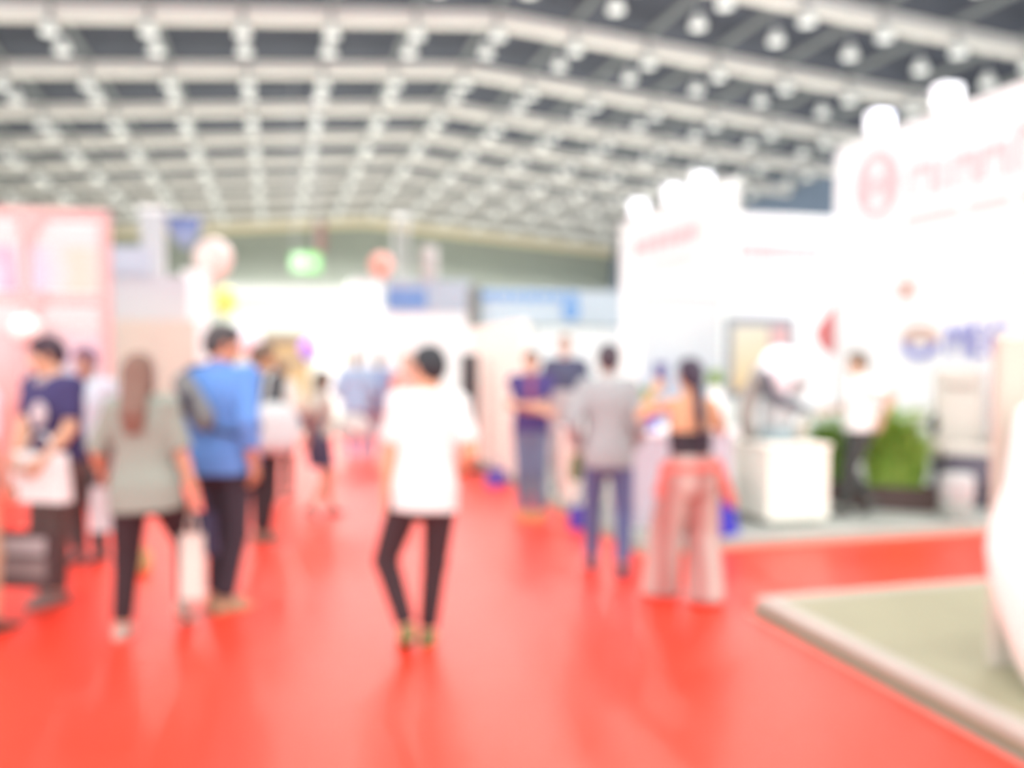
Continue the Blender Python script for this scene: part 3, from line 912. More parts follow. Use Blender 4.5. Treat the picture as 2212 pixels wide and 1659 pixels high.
m = MB(); m.lathe([(.15, .20), (.155, .22), (.155, .40), (.14, .44)], (6.22, 6.86, Z), 28); part(m, 'lid', mat('drum_light', rgb(222, 222, 220)), r, True)
m = MB(); m.lathe([(.14, 0), (.145, .02), (.15, .21)], (6.22, 6.86, Z), 28); part(m, 'body', mat('drum_grey', rgb(184, 186, 178)), r, True)
r = thing('side_table', 'grey topped small table standing behind the reclining chair', 'table', (7.05, 8.35, Z))
m = MB(); m.box(6.8, 7.4, 8.2, 8.55, .84, .88, .006); part(m, 'table_top', mat('table_grey', rgb(190, 188, 176)), r)
for sx in (6.84, 7.36):
    for sy in (8.24, 8.51):
        part(MB().box(sx - .02, sx + .02, sy - .02, sy + .02, Z, .84), 'leg', M_grey, r)

# reception counter, banner, vases
r = thing('reception_counter', 'pale lavender reception counter at the platform edge behind the walkers', 'counter', (3.6, 7.3, Z))
part(MB().box(3.02, 3.98, 7.08, 7.12, Z + .05, .94), 'front_panel', mat('lavender_panel', rgb(232, 226, 238)), r)
part(MB().box(3.02, 3.06, 7.12, 7.62, Z + .05, .94), 'end_panel', MATS['lavender_panel'], r)
part(MB().box(3.94, 3.98, 7.12, 7.62, Z + .05, .94), 'end_panel', MATS['lavender_panel'], r)
part(MB().box(2.98, 4.02, 7.04, 7.66, .94, .98, .008), 'worktop', M_white, r)
part(MB().box(3.05, 3.95, 7.14, 7.6, Z, Z + .06), 'toe_kick', M_cream, r)
M_blue = mat('cobalt_blue', rgb(62, 44, 205), rough=.5)
r = thing('blue_box', 'small violet blue box lying on the lavender counter', 'box', (3.20, 7.2, .98))
part(MB().box(3.13, 3.27, 7.12, 7.27, .98, 1.07, .01), 'carton', mat('violet_blue', rgb(128, 120, 236)), r)
part(MB().box(3.12, 3.28, 7.11, 7.28, 1.065, 1.085, .006), 'lid', MATS['violet_blue'], r)
for (vx, vy, lab, hh) in ((3.92, 7.30, 'white tall vase with green leaves at the right end of the lavender counter', .36), (3.32, 7.46, 'small white vase with green sprigs beside the blue box', .16)):
    r = thing('flower_vase', lab, 'vase', (vx, vy, .98))
    m = MB(); m.lathe([(.05, 0), (.075, .03), (.09, hh * .55), (.06, hh * .85), (.045, hh), (.052, hh + .02), (.04, hh + .02), (.035, hh * .8)], (vx, vy, .98), 22); part(m, 'vase', M_white, r, True)
    part(leaf_mesh(vx, vy, .98 + hh * .8, .02, .02, 26, .16, .30, 11), 'leaves', [M_leafc, mat('soft_green', rgb(170, 214, 150))], r)
r = thing('roll_up_banner', 'pale blue and violet roll up banner behind the lavender counter', 'banner', (4.85, 9.9, Z))
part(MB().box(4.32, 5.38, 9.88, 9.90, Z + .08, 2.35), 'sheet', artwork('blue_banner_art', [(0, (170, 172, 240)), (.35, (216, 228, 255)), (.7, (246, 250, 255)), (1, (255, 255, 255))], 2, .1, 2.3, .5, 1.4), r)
part(MB().box(4.30, 5.40, 9.82, 9.98, Z, Z + .09, .01), 'base', M_grey, r)
part(MB().box(4.31, 5.39, 9.87, 9.92, 2.34, 2.38), 'top_rail', M_grey, r)
r = thing('welcome_counter', 'cream box counter at the carpet edge in front of the navy shirted attendant', 'counter', (3.2, 8.8, Z))
part(MB().box(2.98, 3.52, 8.56, 9.02, Z, .84, .01), 'body', M_cream, r)
part(MB().box(2.95, 3.55, 8.53, 9.05, .84, .87, .006), 'worktop', M_white, r)

# blue paper bags standing at the carpet edge
def paper_bag(name, label, x, y, z, w, d, h, m, rz=0, group=None, handles=True):
    r = thing(name, label, 'bag', (x, y, z), rz, group)
    q = MB()
    a, b = w / 2, d / 2
    vs = [(-a, -b, 0), (a, -b, 0), (a, b, 0), (-a, b, 0), (-a * .98, -b * .25, h), (a * .98, -b * .25, h), (a * .98, b * .25, h), (-a * .98, b * .25, h),
          (-a * .95, -b * .15, h * .97), (a * .95, -b * .15, h * .97), (a * .95, b * .15, h * .97), (-a * .95, b * .15, h * .97)]
    q.add(vs, [(3, 2, 1, 0), (0, 1, 5, 4), (1, 2, 6, 5), (2, 3, 7, 6), (3, 0, 4, 7), (4, 5, 9, 8), (5, 6, 10, 9), (6, 7, 11, 10), (7, 4, 8, 11), (8, 9, 10, 11)])
    q.build('bag_body', m, r)
    if handles:
        for sy in (-1, 1):
            t = MB(); t.tube([(-a * .45, sy * b * .25, h * .93), (-a * .4, sy * b * .2, h + .07), (-a * .15, sy * b * .1, h + .12), (a * .15, sy * b * .1, h + .12), (a * .4, sy * b * .2, h + .07), (a * .45, sy * b * .25, h * .93)], .005, 8)
            t.build('handle', m, r, True)
    return r
paper_bag('carrier_bag', 'deep blue carrier bag on the platform beside the plinth corner', 3.74, 6.86, Z, .30, .20, .27, M_blue, D2(20))
paper_bag('carrier_bag', 'purple blue carrier bag standing beside the grey jacketed man', 2.78, 7.78, .006, .22, .16, .20, mat('purple_blue', rgb(104, 78, 206)), D2(-15))
paper_bag('carrier_bag', 'small violet carrier bag by the white side wall behind the crossed arms man', 2.66, 10.6, .006, .24, .16, .20, mat('violet_bag', rgb(128, 104, 214)), D2(10))

# ------------------------------------------------------------------ white booth with blue fascia, middle distance
r = thing('exhibition_booth', 'white booth with pale blue fascia at the end of the right carpet edge', 'booth', (2.92, 13.2, Z))
part(MB().box(2.92, 3.0, 10.3, 13.2, Z, 2.07, .008), 'side_panel', M_cream, r)
part(MB().box(2.92, 5.36, 13.2, 13.3, Z, 2.07, .008), 'back_panel', M_white, r)
part(MB().box(2.92, 5.36, 13.1, 13.35, 2.11, 2.66, .01), 'fascia', mat('pale_blue_fascia', rgb(232, 244, 255)), r)
part(MB().box(2.89, 3.02, 13.0, 13.36, 2.07, 2.70, .008), 'end_bracket', mat('grey_bracket', rgb(150, 156, 150)), r)
part(MB().box(3.02, 3.9, 13.08, 13.2, 2.05, 2.12), 'fascia_shade_strip', mat('fascia_shade_grey', rgb(206, 206, 200)), r)  # grey strip standing in for the shade under the fascia
m = MB(); x = 3.05
for w_ in (.28, .22, .20, .24, .2, .22, .26):
    m.box(x, x + w_ - .05, 13.085, 13.1, 2.48, 2.62); x += w_
part(m, 'blue_lettering', mat('sky_blue', rgb(150, 196, 255)), r)
m = MB(); m.lathe([(.15, 0), (.15, .02)], (0, 0, 0), 24)
q = m.build('round_logo', MATS['sky_blue'], r); q.location = (4.50 - 2.92, 13.09 - 13.2, 2.33 - Z); q.rotation_euler = (PI / 2, 0, 0)
# booth beyond with strong blue sign
r = thing('exhibition_booth', 'far white booth with a bright blue sign band, left of the pale blue fascia', 'booth', (3.2, 20, 0))
part(MB().box(2.42, 4.4, 20, 20.15, 0, 2.62, .01), 'back_panel', M_white, r)
part(MB().box(2.42, 4.4, 19.9, 20.2, 2.62, 3.35, .01), 'fascia', mat('fascia_pale', rgb(226, 238, 255)), r)
part(MB().box(2.44, 3.35, 19.87, 19.9, 2.68, 3.14), 'blue_sign', mat('sign_blue', rgb(150, 190, 255)), r)
part(MB().box(2.42, 2.52, 20.15, 21.8, 0, 2.62), 'side_panel', M_white, r)
r = thing('exhibition_booth', 'plain white cube booth left of the blue sign booth', 'booth', (1.9, 22, 0))
part(MB().box(1.88, 2.55, 22, 22.12, 0, 3.55, .01), 'front_panel', M_white, r)
part(MB().box(1.88, 1.98, 22.12, 24, 0, 3.55), 'side_panel', M_white, r)
part(MB().box(1.86, 2.57, 21.95, 22.0, 3.45, 3.58), 'top_band', mat('soft_grey_band', rgb(238, 240, 236)), r)
r = thing('drum_lantern', 'white drum lantern on top of the blue sign booth', 'lantern', (3.45, 20.05, 3.35))
m = MB(); m.lathe([(.02, 0), (.16, .01), (.19, .1), (.19, .7), (.16, .78), (.02, .8)], (3.45, 20.05, 3.35), 24); part(m, 'shade', mat('lantern_white', rgb(238, 232, 228)), r, True)
m = MB(); m.lathe([(.10, -.0), (.10, .03)], (3.45, 20.05, 3.33), 16); part(m, 'foot', M_grey, r)

# lattice tower
r = thing('lattice_tower', 'slim white lattice tower rising behind the blue sign booth', 'tower', (3.35, 24, 0))
m = MB()
for sx in (-.16, .16):
    for sy in (-.16, .16):
        m.tube([(3.35 + sx, 24 + sy, 0), (3.35 + sx, 24 + sy, 5.4)], .03, 8)
part(m, 'uprights', mat('tower_white', (.42, .42, .41)), r)
m = MB()
for i in range(18):
    z0, z1 = i * .3, i * .3 + .3; s = 1 if i % 2 else -1
    m.tube([(3.35 - .16 * s, 23.84, z0), (3.35 + .16 * s, 23.84, z1)], .018, 6); m.tube([(3.35 - .16 * s, 24.16, z0), (3.35 + .16 * s, 24.16, z1)], .018, 6)
    m.tube([(3.19, 24 - .16 * s, z0), (3.19, 24 + .16 * s, z1)], .018, 6); m.tube([(3.51, 24 - .16 * s, z0), (3.51, 24 + .16 * s, z1)], .018, 6)
part(m, 'bracing', mat('pinkish_white', rgb(205, 192, 192)), r)
part(MB().box(3.1, 3.6, 23.75, 24.25, 5.38, 5.44), 'top_plate', M_white, r)

# far pale booth row
r = thing('exhibition_booth', 'long pale greenish booth row far down the aisle', 'booth', (1, 33, 0))
part(MB().box(-1.6, 3.6, 33, 33.2, 0, 3.5, .01), 'wall_panel', mat('pale_green_white', rgb(214, 218, 204)), r)
part(MB().box(-1.65, 3.65, 32.9, 33.25, 3.5, 4.12, .01), 'fascia', mat('pale_grey_fascia', rgb(200, 201, 196)), r)
r = thing('wooden_cabinet', 'tan wooden cabinet with dark brown top board far down the aisle', 'cabinet', (.35, 27, 0))
part(MB().box(-.28, 1.02, 27, 27.6, 0, 2.02, .01), 'body', mat('tan_wood', rgb(222, 184, 138), noise=.12, scale=4), r)
part(MB().box(-.34, 1.08, 26.94, 27.65, 2.02, 2.3, .01), 'top_board', mat('brown_wood', rgb(176, 156, 142)), r)
part(MB().box(-.26, 1.0, 26.97, 27.0, 1.36, 1.5), 'middle_rail', MATS['brown_wood'], r)
r = thing('panel_column', 'slim peach coloured column far down the aisle', 'column', (1.9, 25, 0))
part(MB().box(1.86, 2.18, 25, 25.3, 0, 2.7, .01), 'panel', mat('peach_panel', rgb(255, 232, 205)), r)
part(MB().box(1.84, 2.20, 24.96, 25.34, 2.7, 2.82), 'cap', M_white, r)
part(MB().box(1.82, 2.22, 24.95, 25.35, 0, .12), 'foot', M_white, r)
r = thing('exhibition_booth', 'plain white booth between the tan cabinet and the peach column', 'booth', (1.4, 26, 0))
part(MB().box(1.15, 1.80, 26, 26.15, 0, 2.6, .01), 'panel', M_white, r)
part(MB().box(1.13, 1.82, 25.97, 26.18, 2.6, 2.68), 'top_rail', M_white, r)

def balloon(label, x, y, z, rad, c, sz=1.08):
    r = thing('balloon', label, 'balloon', (x, y, .0))
    m = MB(); m.lathe([(.012, -rad * 1.2), (.03, -rad * 1.14)] + [(rad * math.sin(PI * t / 16) * (1 - .12 * (t < 8) * math.cos(PI * t / 16)), -rad * sz * math.cos(PI * t / 16)) for t in range(1, 17)], (x, y, z), 28)
    part(m, 'balloon_skin', mat('balloon_%d_%d_%d' % c, rgb(*c, k=1.15), rough=.35, noise=.01), r, True)
    m = MB(); m.tube([(x, y, .08), (x + .02, y, z * .5), (x, y, z - rad * 1.18)], .008, 6); part(m, 'ribbon', M_white, r)
    m = MB(); m.lathe([(.12, 0), (.12, .06), (.05, .09)], (x, y, 0), 14); part(m, 'weight', M_grey, r)
balloon('bright yellow balloon on a ribbon, left of the aisle', -1.02, 19.5, 2.78, .27, (255, 244, 130))
balloon('salmon red balloon on a ribbon above the white cube booth', 2.25, 19.3, 3.60, .25, (255, 170, 155))
balloon('purple balloon on a ribbon beside the tan cabinet', .82, 23.2, 1.78, .25, (190, 132, 240))
balloon('large pale pink balloon on a ribbon behind the cream panels', -1.13, 17.6, 3.47, .36, (255, 226, 218))
balloon('pearl white balloon on a ribbon right of the blue shirted man', -.42, 13.2, 1.86, .24, (246, 246, 255))

# exit sign hanging from the roof
r = thing('exit_sign', 'green lit emergency exit sign hanging in front of the end wall', 'sign', (.95, 28.68, 4.55))
part(MB().box(.50, 1.40, 28.62, 28.74, 4.27, 4.85, .01), 'housing', mat('sign_green', rgb(150, 226, 140), emit=.2), r)
m = MB(); cy = 28.61
m.box(.56, .92, cy, 28.62, 4.33, 4.79)
part(m, 'white_field', mat('sign_white', (.45, .58, .44), emit=.2), r)
m = MB()
m.lathe([(.035, 0), (.035, .02)], (0, 0, 0), 14)
m = MB(); m.box(.70, .76, cy - .012, cy, 4.68, 4.74); m.prism([(.66, 4.66), (.74, 4.66), (.80, 4.52), (.86, 4.44), (.82, 4.41), (.74, 4.50), (.68, 4.40), (.60, 4.38), (.60, 4.42), (.65, 4.45), (.68, 4.54)], 1, cy - .012, cy)
part(m, 'running_figure', MATS['sign_green'], r)
m = MB(); m.prism([(1.0, 4.52), (1.18, 4.52), (1.18, 4.44), (1.32, 4.56), (1.18, 4.68), (1.18, 4.60), (1.0, 4.60)], 1, cy, 28.62); part(m, 'arrow', MATS['sign_white'], r)
for xx in (.62, 1.28):
    m = MB(); m.tube([(xx, 28.68, 4.855), (xx, 28.68, roofz(xx) - .18)], .012, 6); part(m, 'hanging_rod', M_grey, r)
r = thing('wall_banner', 'slim red banner hanging high on the end wall', 'banner', (3.0, YF - .4, 8.6))
part(MB().box(2.75, 3.35, YF - .42, YF - .38, 8.6, 10.6), 'cloth', cloth('red_banner', (225, 176, 170)), r)
part(MB().box(2.7, 3.4, YF - .44, YF - .36, 10.58, 10.66), 'rail', M_grey, r)

# ------------------------------------------------------------------ left side booths
YP = 12.2
r = thing('display_wall', 'red framed booth wall with white and pink picture panels on the left', 'booth', (-3.8, YP, 0))
part(MB().box(-6.0, -2.06, YP, YP + .2, 0, 3.44, .01), 'backing', M_white, r)
M_red = mat('red_frame', rgb(255, 206, 204), rough=.5)
m = MB()
for z0, z1 in ((3.34, 3.48), (2.27, 2.40), (.02, .2)): m.box(-6.01, -2.058, YP - .05, YP + .22, z0, z1)
for x0, x1 in ((-6.02, -5.92), (-4.54, -4.45), (-3.04, -2.96), (-2.15, -2.05)): m.box(x0, x1, YP - .052, YP + .222, 0, 3.48)
part(m, 'frame', M_red, r)
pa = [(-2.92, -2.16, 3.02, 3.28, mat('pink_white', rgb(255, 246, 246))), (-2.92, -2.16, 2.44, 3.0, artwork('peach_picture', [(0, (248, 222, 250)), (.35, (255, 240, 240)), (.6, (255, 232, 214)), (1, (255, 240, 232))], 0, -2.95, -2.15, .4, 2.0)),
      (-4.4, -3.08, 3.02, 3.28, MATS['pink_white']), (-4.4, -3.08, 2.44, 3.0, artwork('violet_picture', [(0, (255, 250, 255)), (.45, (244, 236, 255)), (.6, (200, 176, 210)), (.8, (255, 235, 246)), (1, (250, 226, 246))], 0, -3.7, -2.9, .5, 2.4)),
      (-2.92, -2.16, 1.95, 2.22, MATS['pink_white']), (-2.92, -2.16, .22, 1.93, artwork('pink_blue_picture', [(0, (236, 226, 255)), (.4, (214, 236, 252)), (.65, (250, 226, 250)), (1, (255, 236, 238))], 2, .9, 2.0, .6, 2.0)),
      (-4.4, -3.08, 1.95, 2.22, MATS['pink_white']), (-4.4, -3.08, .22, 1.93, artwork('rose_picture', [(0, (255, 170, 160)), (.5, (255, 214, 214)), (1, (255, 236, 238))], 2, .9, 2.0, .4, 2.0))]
for x0, x1, z0, z1, mm in pa:
    part(MB().box(x0, x1, YP - .03, YP, z0, z1), 'picture_panel', mm, r)
m = MB(); m.prism([(-3.10, 3.46), (-2.72, 3.46), (-3.0, 2.95)], 1, YP - .07, YP - .05); m.prism([(-3.12, 2.42), (-2.75, 2.42), (-2.93, 2.02)], 1, YP - .07, YP - .05)
part(m, 'corner_wedge', M_red, r)
r = thing('globe_lamp', 'white globe lamp on a short arm above the navy shirted man', 'lamp', (-2.97, 12.1, 1.9))
m = MB(); m.ball((-2.94, 11.9, 1.97), .17, 14); part(m, 'globe', mat('globe_glass', (.86, .9, .86), rough=.3), r, True)
m = MB(); m.tube([(-2.94, YP - .03, 2.12), (-2.94, 12.0, 2.14), (-2.94, 11.9, 2.13)], .02, 8); part(m, 'arm', M_grey, r)
r = thing('exhibition_booth', 'lavender white booth wall behind the brown haired woman', 'booth', (-2, 15, 0))
part(MB().box(-2.56, -1.36, 15, 15.15, 0, 2.9, .01), 'wall_panel', artwork('lavender_wall', [(0, (255, 250, 246)), (.6, (248, 245, 248)), (.8, (238, 232, 242)), (1, (232, 236, 252))], 2, 1.2, 3.3, .2), r)
part(MB().box(-2.6, -1.9, 14.95, 15.2, 2.9, 3.35, .01), 'raised_sign', mat('pale_blue_sign', rgb(226, 232, 250)), r)
r = thing('panel_screen', 'cream peach folding panel behind the long haired woman', 'screen', (-1.7, 13.6, 0))
part(MB().box(-2.22, -1.66, 13.6, 13.64, .04, 2.15, .008), 'leaf', mat('cream_peach', rgb(255, 242, 226)), r)
part(MB().box(-1.65, -1.12, 13.6, 13.64, .04, 2.15, .008), 'leaf', MATS['cream_peach'], r)
part(MB().box(-2.24, -1.10, 13.45, 13.8, 0, .04), 'foot', M_grey, r)
r = thing('exhibition_booth', 'white block booth left of the yellow balloon', 'booth', (-1.3, 16.2, 0))
part(MB().box(-1.54, -1.13, 16.2, 16.4, 0, 3.05, .01), 'block', M_white, r)
part(MB().box(-1.56, -1.11, 16.18, 16.42, 3.05, 3.12), 'top_rail', M_white, r)
r = thing('panel_column', 'tall white column with a hanging blue pennant, upper left', 'column', (-2.15, 18, 0))
part(MB().box(-2.46, -2.06, 18, 18.4, 0, 4.42, .012), 'shaft', mat('cool_white', rgb(245, 246, 250)), r)
part(MB().box(-2.50, -2.02, 17.97, 18.43, 4.36, 4.46), 'cap', M_white, r)
m = MB(); m.tube([(-2.1, 18.2, 4.34), (-1.3, 18.2, 4.34)], .02, 8); part(m, 'arm', M_grey, r)
r = thing('hanging_pennant', 'blue triangular pennant hanging beside the tall white column', 'pennant', (-1.68, 18.2, 3.72))
part(MB().prism([(-2.04, 4.34), (-1.36, 4.34), (-1.42, 4.0), (-1.64, 3.72), (-1.72, 3.72), (-1.96, 4.0)], 1, 18.19, 18.21), 'cloth', artwork('blue_pennant', [(0, (172, 180, 224)), (.45, (186, 198, 236)), (.6, (150, 165, 222)), (1, (112, 134, 214))], 2, 3.72, 4.36, .1), r)
# dark slim tower behind the white shirted man
r = thing('speaker_tower', 'dark grey slim speaker tower behind the white shirted man', 'speaker', (2.62, 12.0, 0))
part(MB().box(2.52, 2.74, 11.9, 12.15, .06, 1.66, .015), 'cabinet', mat('tower_grey', rgb(120, 124, 124)), r)
part(MB().box(2.54, 2.72, 11.885, 11.9, .3, 1.6), 'grille', M_dark, r)
part(MB().box(2.46, 2.80, 11.84, 12.2, .006, .06), 'foot', M_dark, r)

# ------------------------------------------------------------------ white kiosk at the right frame edge, on the near platform
r = thing('kiosk_pod', 'glossy white rounded kiosk pod with beige back panel at the right edge', 'kiosk', (3.46, 3.04, .102))
m = MB(); m.lathe([(.10, 0), (.20, .02), (.26, .12), (.33, .32), (.385, .52), (.40, .66), (.375, .80), (.33, .95), (.30, 1.20), (.28, 1.30), (.22, 1.34), (.05, 1.35)], (3.46, 3.04, .102), 40)
part(m, 'pod_body', mat('gloss_white', (.86, .85, .82), rough=.25, spec=.5), r, True)
part(MB().box(3.42, 4.3, 3.50, 3.56, .10, 1.74, .012), 'back_panel', mat('beige_back', rgb(236, 224, 208)), r)
m = MB(); m.ball((3.27, 2.82, 1.33), .04, 10); part(m, 'red_knob', mat('dark_red', rgb(120, 70, 70)), r, True)
m = MB(); m.ball((3.17, 2.80, .60), .022, 8); part(m, 'dark_button', M_dark, r, True)

# ------------------------------------------------------------------ visitors
def at(G, p): return to_world(G, p)
def soft(name, label, cat, G, prims, m, z_base=None, vox=.008, pname='body', group=None):
    """a soft carried thing, shaped in the carrier's frame but a thing of its own"""
    lo = np.mean([p['a'] if p['t'] == 'c' else p['c'] for p in prims], 0)
    w = to_world(G, lo)
    r = thing(name, label, cat, w, G.root.rotation_euler[2], group)
    o = sdf_obj(pname, prims, vox, m, r)
    o.location = -Vector(lo)
    return r, Vector(lo)

# man in white shirt, walking away in mid aisle
G1 = make_person('man in loose white shirt and slim black trousers walking away mid aisle', (.772, 4.78), -12, 1.70,
    [(-.07, -.05, 14, 24), (.03, .09, -4, 0)], [(-.19, .02, .86), (.215, .14, .96)], 'm', (2, 2.2), (32, 6), 'short', (52, 54, 60), (255, 190, 150),
    dict(m=mat('white_shirt', (.60, .595, .58), rough=.85, bump=.2, scale=10), hem=.815, sleeve=.80, off=.020, flare=.075, rs=(.064, .066, .06)),
    dict(m=cloth('black_jeans', (76, 62, 66)), cuff=.93, r=(.100, .070, .054)), (140, 138, 84), .007, build=.93, hipx=.02, kpoles=[(-1, .55, 0), (.1, 1, 0)], curl=(.5, .6))
# woman, grey tee
G2 = make_person('woman with long brown hair, grey tee and black trousers walking away on the left', (-.73, 5.44), -12, 1.65,
    [(-.135, -.04, 8, 0), (.15, .08, -8, 40)], [(-.29, .14, .90), (.26, .02, .84)], 'f', (1, -3), (0, 2), 'long', (140, 106, 92), (245, 180, 145),
    dict(m=cloth('grey_tee', (168, 176, 164)), hem=.79, sleeve=1.0, off=.030, flare=.085, rs=(.062, .070, .06)),
    dict(m=cloth('black_trousers', (70, 56, 60)), cuff=.93, r=(.115, .076, .058)), (205, 185, 172), .007, curl=(.9, .9))
w = at(G2, G2.wrist[1] + np.array([.025, .0, -.16]))
paper_bag('carrier_bag', 'narrow cream paper bag hanging from the right hand of the grey tee woman', w.x - .03, w.y, .22, .13, .08, .38, cloth('cream_paper', (250, 238, 226)), D2(-12))
w = at(G2, G2.wrist[0] + np.array([-.01, .0, -.14]))
paper_bag('carrier_bag', 'pale grey plastic bag hanging from the left hand of the grey tee woman', w.x, w.y, .60, .15, .08, .26, cloth('pale_plastic', (226, 220, 222)), D2(-12))
w = at(G2, (.235, .20, 0))
paper_bag('carrier_bag', 'navy tote bag hanging at the right thigh of the grey tee woman', w.x, w.y, .44, .22, .08, .26, cloth('navy_tote', (84, 78, 104)), D2(-25))
r = thing('handbag', 'small tan handbag standing on the carpet behind the grey tee woman', 'bag', (-1.01, 7.05, .006))
m = MB(); m.box(-1.10, -.92, 7.0, 7.1, .006, .16, .03); part(m, 'bag_body', cloth('tan_bag', (238, 204, 140)), r)
m = MB(); m.tube([(-1.06, 7.05, .155), (-1.05, 7.05, .22), (-1.01, 7.05, .245), (-.97, 7.05, .22), (-.96, 7.05, .155)], .008, 8); part(m, 'handle', MATS['tan_bag'], r, True)
# man in navy polo
G3 = make_person('man in navy polo with white chest emblem carrying a black bag, far left', (-1.41, 6.40), 140, 1.77,
    [(-.08, .08, -10, 0), (.075, .05, 20, 0)], [(-.22, .28, .98), (.0, .30, .95)], 'm', (3, 0), (-40, 14), 'short', (74, 52, 66), (255, 196, 160),
    dict(m=cloth('navy_polo', (84, 76, 122)), hem=.93, sleeve=.78, off=.024, flare=.03, collar=cloth('polo_collar', (226, 208, 206))),
    dict(m=cloth('brown_grey_trousers', (128, 106, 102)), cuff=.95, r=(.10, .075, .06)), (158, 126, 120), .007, curl=(1.1, 1.1), build=1.06)
sdf_obj('chest_emblem', [ell(G3.T(-.035, .139, 1.245), (.082, .016, .088), k=.01)], .006, cloth('emblem_white', (246, 232, 236)), G3.root)
w = at(G3, (-.17, .25, 0))
paper_bag('carrier_bag', 'white tote bag held at the belly of the navy polo man', w.x, w.y, .72, .40, .10, .31, mat('white_tote', (.80, .79, .77), rough=.9), D2(150))
w = at(G3, (-.20, .40, 0))
rb = paper_bag('carrier_bag', 'black carrier bag with grey print hanging before the legs of the navy polo man', w.x, w.y, .22, .46, .12, .34, cloth('black_bag', (104, 84, 84)), D2(158))
MB().box(-.15, .17, -.066, -.060, .20, .30).build('print_panel', cloth('grey_print', (206, 200, 200)), rb).rotation_euler = (D2(-6), 0, PI)
MB().box(-.19, .18, -.066, -.060, .06, .17).build('print_panel', cloth('mid_grey_print', (164, 150, 148)), rb).rotation_euler = (D2(-6), 0, PI)
# man cut by the left frame edge
make_person('person in pale blue shirt and tan trousers cut off by the left edge', (-1.74, 5.72), -40, 1.70,
    [(-.09, .0, 5, 0), (.09, .05, -5, 0)], [(-.24, .08, .90), (.25, .06, .90)], 'm', (2, 0), (0, 0), 'short', (60, 50, 50), (225, 165, 140),
    dict(m=cloth('pale_blue_shirt', (226, 236, 250)), hem=.86, sleeve=.85), dict(m=cloth('tan_trousers', (222, 190, 160))), (110, 80, 70), .009)
# person behind in pale shirt
G5 = make_person('person in pale blue white shirt standing behind the navy polo man', (-1.45, 7.6), 162, 1.70,
    [(-.09, .02, -8, 0), (.09, .0, 8, 0)], [(-.22, .12, .92), (.09, .22, .92)], 'm', (2, 0), (10, 5), 'short', (120, 84, 116), (205, 150, 130),
    dict(m=cloth('cool_white_shirt', (232, 238, 250)), hem=.92, sleeve=1.9, flare=.03), dict(m=cloth('charcoal_trousers', (104, 96, 96))), (90, 80, 80), .009, curl=(.9, 1.1))
w = at(G5, G5.wrist[1] + np.array([0.02, .02, 0]))
paper_bag('carrier_bag', 'maroon carrier bag hanging from a hand behind the navy polo man', w.x, w.y, .40, .18, .10, .30, cloth('maroon_bag', (160, 88, 84)), D2(160))
# man in blue denim shirt
G6 = make_person('tall man in blue denim shirt with grey sling bag on his back', (-.33, 5.88), -34, 1.84,
    [(-.07, .02, -14, 0), (.05, -.07, -24, 0)], [(-.27, .06, .96), (.27, -.06, .97)], 'm', (1, -1.5), (-44, 12), 'short', (84, 78, 80), (240, 170, 136),
    dict(m=cloth('denim_shirt', (118, 166, 240)), hem=.84, sleeve=1.62, off=.034, flare=.05, rs=(.070, .066, .058), collar=cloth('denim_collar', (130, 160, 222))),
    dict(m=cloth('dark_jeans', (78, 70, 80)), cuff=.95, r=(.102, .074, .058)), (206, 164, 128), .007, build=1.08, curl=(.5, .6))
pr = [cone(G6.T(-.135, -.175, 1.38), G6.T(.01, -.19, 1.18), .075, .085, w=np.array([1., 0, .5]), q=.5, k=.02)]
rs_, lo = soft('sling_bag', 'grey and black sling bag on the back of the denim shirted man', 'bag', G6, pr, cloth('sling_grey', (150, 150, 150)))
m = MB(); m.box(-.055, .055, -.065, -.045, -.10, .04, .008); o = m.build('front_pocket', cloth('sling_black', (90, 86, 100)), rs_); o.location = (.055, 0, -.10)
m = MB(); pts = [G6.T(-.165, -.16, 1.36), G6.T(-.17, -.08, 1.475), G6.T(-.13, .02, 1.49), G6.T(-.06, .135, 1.38), G6.T(.06, .17, 1.24), G6.T(.19, .12, 1.11), G6.T(.232, 0, 1.07), G6.T(.165, -.13, 1.08), G6.T(.09, -.185, 1.11), G6.T(.03, -.20, 1.16)]
m.tube([Vector(p) - lo for p in pts], .014, 8); m.build('strap', cloth('sling_strap', (84, 82, 90)), rs_, True)
# man with white bag behind
G7 = make_person('person in dark grey shirt and black trousers with big white shoulder bag', (-.13, 7.93), -45, 1.74,
    [(-.07, .05, -5, 0), (.07, -.05, -10, 0)], [(-.25, .12, .95), (.24, .10, .98)], 'm', (2, 0), (-30, 8), 'short', (120, 100, 86), (228, 172, 128),
    dict(m=cloth('dark_grey_shirt', (100, 102, 104)), hem=.88, sleeve=.85), dict(m=cloth('black_slacks', (72, 60, 64)), cuff=.95), (150, 112, 96), .009)
pr = [ell((.33, -.17, 1.05), (.22, .09, .20), rot('z', D2(30)), k=.05), cone((.25, -.21, .92), (.41, -.12, .92), .10, .10, q=.8, w=np.array([0, 0, 1.]), k=.08)]
rs_, lo = soft('shoulder_bag', 'big rounded white shoulder bag behind the dark grey shirted person', 'bag', G7, pr, cloth('white_bag', (240, 244, 244)))
m = MB(); m.tube([Vector(p) - lo for p in (vec(.24, -.22, 1.18), G7.T(.17, -.10, 1.44), G7.T(.15, -.01, 1.50), G7.T(.19, .08, 1.42), vec(.36, .0, 1.24), vec(.42, -.10, 1.16))], .014, 8); m.build('strap', MATS['white_bag'], rs_, True)
